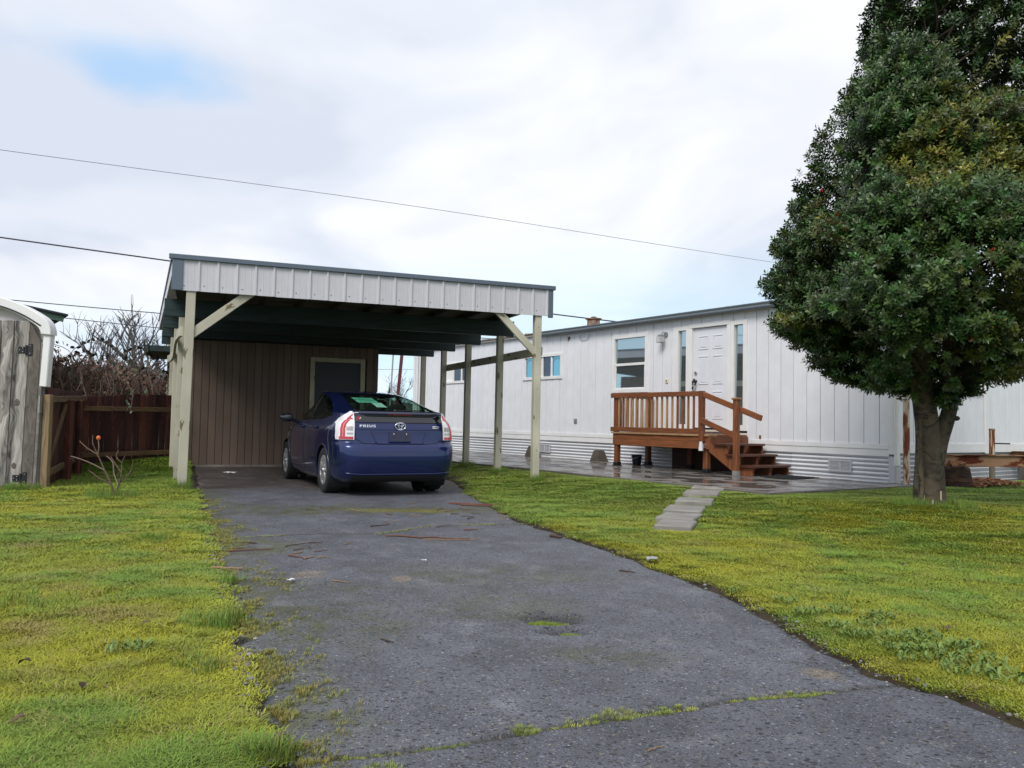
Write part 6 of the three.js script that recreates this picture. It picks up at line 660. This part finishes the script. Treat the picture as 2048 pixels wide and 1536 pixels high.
// ---------------------------------------------------------------- bare trees, brambles, rose bush
function bare(seed, H, spread, levels, w0, upward = 0.5) {            // returns [trunk geometry, branches geometry]
  const r = rand(seed), br = [], tk = [];
  const grow = (p, d, L, w, lv) => { const n = 4, pts = [p.toArray()]; let q = p.clone(), e = d.clone(); for (let i = 0; i < n; i++) { e.add(V((r() - 0.5) * 0.42, (r() - 0.35) * 0.25 * upward, (r() - 0.5) * 0.42)).normalize(); q = q.clone().addScaledVector(e, L / n); pts.push(q.toArray()); } (lv === levels ? tk : br).push(tube(pts, w, lv > 1 ? 5 : 3, lv > 1 ? 5 : 3, w * 0.5)); if (lv === 0) return; const c = lv === levels ? 6 : 3 + Math.floor(r() * 2); for (let k = 0; k < c; k++) { const t = lv === levels ? 0.35 + 0.65 * (k / (c - 1)) : 0.35 + 0.6 * r(), i = Math.min(n - 1, Math.floor(t * n)), f = t * n - i, s = V(...pts[i]).lerp(V(...pts[i + 1]), f), a = r() * 6.28, nd = e.clone().multiplyScalar(0.75).add(V(Math.cos(a) * spread, upward * (0.4 + 0.5 * r()), Math.sin(a) * spread)).normalize(); grow(s, nd, L * (0.5 + 0.25 * r()), w * 0.55, lv - 1); } };
  grow(V(0, -0.2, 0), V((r() - 0.5) * 0.2, 1, 0), H * 0.5, w0, levels); return [merge(tk), merge(br)];
}
{
  const put = (seed, x, z, H, spread, w0, label, lv = 4, group = 'bare trees beyond the fence', up = 0.5) => { const o = thing('bare_tree', label, 'tree', [x, -0.1, z], 0, group), [t, b] = bare(seed, H, spread, lv, w0, up); part('trunk', t, M.greyTwig, o); const c = part('crown', b, M.greyTwig, o); c.userData.kind = 'stuff'; };
  put(11, -22.4, -45, 6.6, 0.7, 0.17, 'leftmost of the three leafless trees beyond the fence'); put(12, -21.3, -45, 7.1, 0.6, 0.17, 'middle one of the three leafless trees beyond the fence'); put(13, -20.6, -45, 7.9, 0.7, 0.21, 'rightmost and tallest of the three leafless trees beyond the fence');
  put(14, -17.5, -30, 4.6, 0.6, 0.06, 'small leafless tree rising behind the left shed roof', 3); put(15, -26, -46, 4.4, 0.6, 0.06, 'thin leafless sapling left of the three bare trees', 3);
  put(16, -8.0, -60, 4.9, 0.7, 0.08, 'spindly leafless tree right of the red post'); put(17, -9.95, -60, 3.9, 0.7, 0.06, 'low leafless shrub next to the brown shed corner', 3); put(18, 7.2, -32, 4.75, 0.9, 0.08, 'leafless crown showing just above the house roof'); put(19, -7.1, -62, 3.8, 0.7, 0.06, 'faint leafless shrub next to the house end', 3);
  // small fir, far away
  const conifer = (x, y0, z, H, label, group) => { const o = thing('fir_tree', label, 'tree', [x, y0, z], 0, group), r = rand(Math.round(x * 7 + 3000)), gs = []; part('trunk', cyl(0.03 * H, 0.006 * H, H * 0.97, 6), M.greyTwig, o); for (let k = 0; k < 90; k++) { const t = k / 90, y = H * (0.08 + 0.9 * t), R = H * 0.24 * (1 - t) * (0.7 + 0.6 * r()) + 0.02, a = k * 2.4; const g = new THREE.ConeGeometry(R * 0.32, R * 1.15, 4, 1); g.rotateX(Math.PI / 2 + 0.35).rotateY(Math.PI / 2 - a).translate(Math.cos(a) * R * 0.5, y, Math.sin(a) * R * 0.5); gs.push(g); } const c = part('crown', gs, std({ color: C(0.022, 0.04, 0.024), roughness: 0.9 }), o); c.userData.kind = 'stuff'; };
  conifer(-13.66, -0.2, -90, 5.5, 'small dark fir seen through the gap beside the brown shed'); const r = rand(88); for (let k = 0; k < 16; k++) { const t = k / 15, x = lerp(-150, -100, t) + 3 * (r() - 0.5); conifer(x, 14.6 + 2 * (r() - 0.5), -255 - 6 * r(), 3 + 3.5 * r(), 'tiny dark conifer on the skyline of the far hill', 'conifers on the hill skyline'); }
  // bramble thicket behind the fence: arching canes, dead leaves
  const o = thing('bramble_thicket', 'brown tangle of bramble canes heaped up behind the fence', 'bramble'), gs = [], ls = []; const lf = new THREE.CircleGeometry(0.05, 5).scale(1, 0.6, 1);
  const canes = [[], [], []]; for (let k = 0; k < 900; k++) { const x = -13.6 + 6.0 * r(), z = -16.4 - 3.4 * r(), px = x / z, top = 1.62 + 0.85 * fbm(x * 1.1, z * 0.6, 3, 501) + 0.25 * step(-8.2, -10.5, x), a = r() * 6.28, L = 0.8 + 1.3 * r(), pts = []; if (x > -8.0 && z > -17) continue; for (let i = 0; i <= 5; i++) { const t = i / 5; pts.push([x + Math.cos(a) * L * t + 0.1 * (r() - 0.5), top * (Math.sin(Math.PI * (0.12 + 0.8 * t)) * (0.75 + 0.3 * r())), z + Math.sin(a) * L * t * 0.6 + 0.1 * (r() - 0.5)]); } canes[k % 3].push(tube(pts, 0.009 + 0.006 * r(), 8, 3, 0.005)); for (let i = 0; i < 9; i++) { const p = pts[1 + Math.floor(4 * r())]; ls.push([p[0] + 0.2 * (r() - 0.5), p[1] + 0.12 * (r() - 0.5), p[2] + 0.2 * (r() - 0.5)]); } }
  [C(0.17, 0.10, 0.075), C(0.21, 0.15, 0.12), C(0.10, 0.06, 0.05)].forEach((c, i) => { const p = part('canes', canes[i], std({ color: c, roughness: 0.9 }), o); p.userData.kind = 'stuff'; });
  { const im = new THREE.InstancedMesh(lf, std({ color: 0xffffff, roughness: 0.85, side: THREE.DoubleSide }), ls.length), m = new THREE.Matrix4(), q = new THREE.Quaternion(), e = new THREE.Euler(); ls.forEach((p, i) => { e.set(r() * 6, r() * 6, r() * 6); q.setFromEuler(e); const s = 0.5 + 0.7 * r(); m.compose(V(...p), q, V(s, s, s)); im.setMatrixAt(i, m); const g = r(); im.setColorAt(i, g < 0.25 ? C(0.06, 0.08, 0.04) : C(0.13 + 0.08 * g, 0.085 + 0.04 * g, 0.06 + 0.03 * g)); }); im.name = 'dead_leaves'; im.userData.kind = 'stuff'; o.add(im); }
  // long shoots that arch against the sky
  for (let k = 0; k < 7; k++) { const x = -10.9 + 0.42 * k, z = -17.2 - 0.4 * r(), h = 2.35 + 0.35 * r() - 0.04 * k, p = part('cane', tube([[x, 1.2, z], [x + 0.15, h - 0.25, z], [x + 0.5, h, z], [x + 0.95, h - 0.12, z], [x + 1.2, h - 0.5, z]], 0.011, 16, 4, 0.005), M.cane, o); for (let i = 0; i < 9; i++) { const t = 0.15 + 0.1 * i, l = part('leaf', new THREE.CircleGeometry(0.055, 6).scale(1, 0.65, 1), std({ color: C(0.05, 0.045, 0.035), roughness: 0.9, side: THREE.DoubleSide }), p); l.position.set(x + 0.2 + 1.0 * t, h - 0.25 + 0.3 * Math.sin(t * 3) + 0.05 * r(), z + 0.03); l.rotation.set(r(), r() * 3, r() * 3); } }
  { const v = thing('fence_vine', 'pale leafy vine tip hanging over the fence top', 'vine', [-7.05, 1.36, -15.0]); part('stem', tube([[0, 0.15, -0.15], [0.02, 0.12, 0.02], [0.03, -0.12, 0.08], [0.0, -0.3, 0.08]], 0.008, 12, 4), M.cane, v); for (let i = 0; i < 9; i++) { const l = part('leaf', new THREE.CircleGeometry(0.034, 6).scale(1, 0.6, 1), std({ color: C(0.10, 0.13, 0.09), roughness: 0.7, side: THREE.DoubleSide }), v); l.position.set(0.12 * (r() - 0.5), 0.12 - 0.05 * i, 0.09 + 0.03 * r()); l.rotation.set(-0.6 + r(), r() * 2 - 1, r() * 3); } }
  // bare rose bush with one orange hip
  const rb = thing('rose_bush', 'bare thorny rose bush with one orange hip on the left lawn', 'shrub', [-4.86, lawnY(-4.86, -9.96), -9.96]); const S = [[[0, -0.03, 0], [-0.03, 0.16, 0.02], [-0.13, 0.33, 0], [-0.22, 0.52, 0], [-0.28, 0.66, 0.02], [-0.29, 0.76, 0]], [[-0.22, 0.52, 0], [-0.34, 0.60, 0.03], [-0.44, 0.68, 0.02]], [[-0.13, 0.33, 0], [-0.28, 0.42, 0.06], [-0.42, 0.48, 0.1], [-0.50, 0.5, 0.1]], [[0, -0.03, 0], [0.05, 0.14, 0], [0.09, 0.30, 0.02], [0.08, 0.42, 0], [0.13, 0.52, 0.02]], [[0.09, 0.3, 0.02], [0.02, 0.42, 0.05], [-0.03, 0.5, 0.06]], [[0.05, 0.14, 0], [-0.04, 0.3, -0.05], [-0.06, 0.42, -0.06], [-0.16, 0.5, -0.1]], [[0.08, 0.2, 0], [0.17, 0.32, -0.05], [0.19, 0.46, -0.06]], [[-0.03, 0.16, 0.02], [-0.14, 0.24, 0.1], [-0.25, 0.34, 0.15]], [[-0.22, 0.52, 0], [-0.19, 0.62, 0.04], [-0.21, 0.71, 0.03]], [[0.08, 0.42, 0], [0.02, 0.5, 0.02], [0.03, 0.58, 0]]];
  S.forEach((p, i) => { const s = part('stem', tube(p, i === 0 || i === 3 ? 0.013 : 0.008, 10, 6, 0.0045), [M.twig, M.cane, std({ color: C(0.22, 0.16, 0.13), roughness: 0.85 })][i % 3], rb); for (let k = 0; k < 6; k++) { const q = p[Math.floor(r() * p.length)]; part('thorn', new THREE.ConeGeometry(0.004, 0.022, 4).rotateZ(r() * 6).translate(q[0] + 0.012 * (r() - 0.5), q[1] - 0.03 * r(), q[2]), M.cane, s); } }); part('hip', new THREE.SphereGeometry(0.026, 12, 9).scale(1, 1.1, 1).translate(-0.205, 0.725, 0.03), std({ color: C(0.62, 0.13, 0.03), roughness: 0.5 }), rb);
}
scene.traverse((o) => { if (o.isMesh) { o.castShadow = true; o.receiveShadow = true; } });
renderer.render(scene, camera);
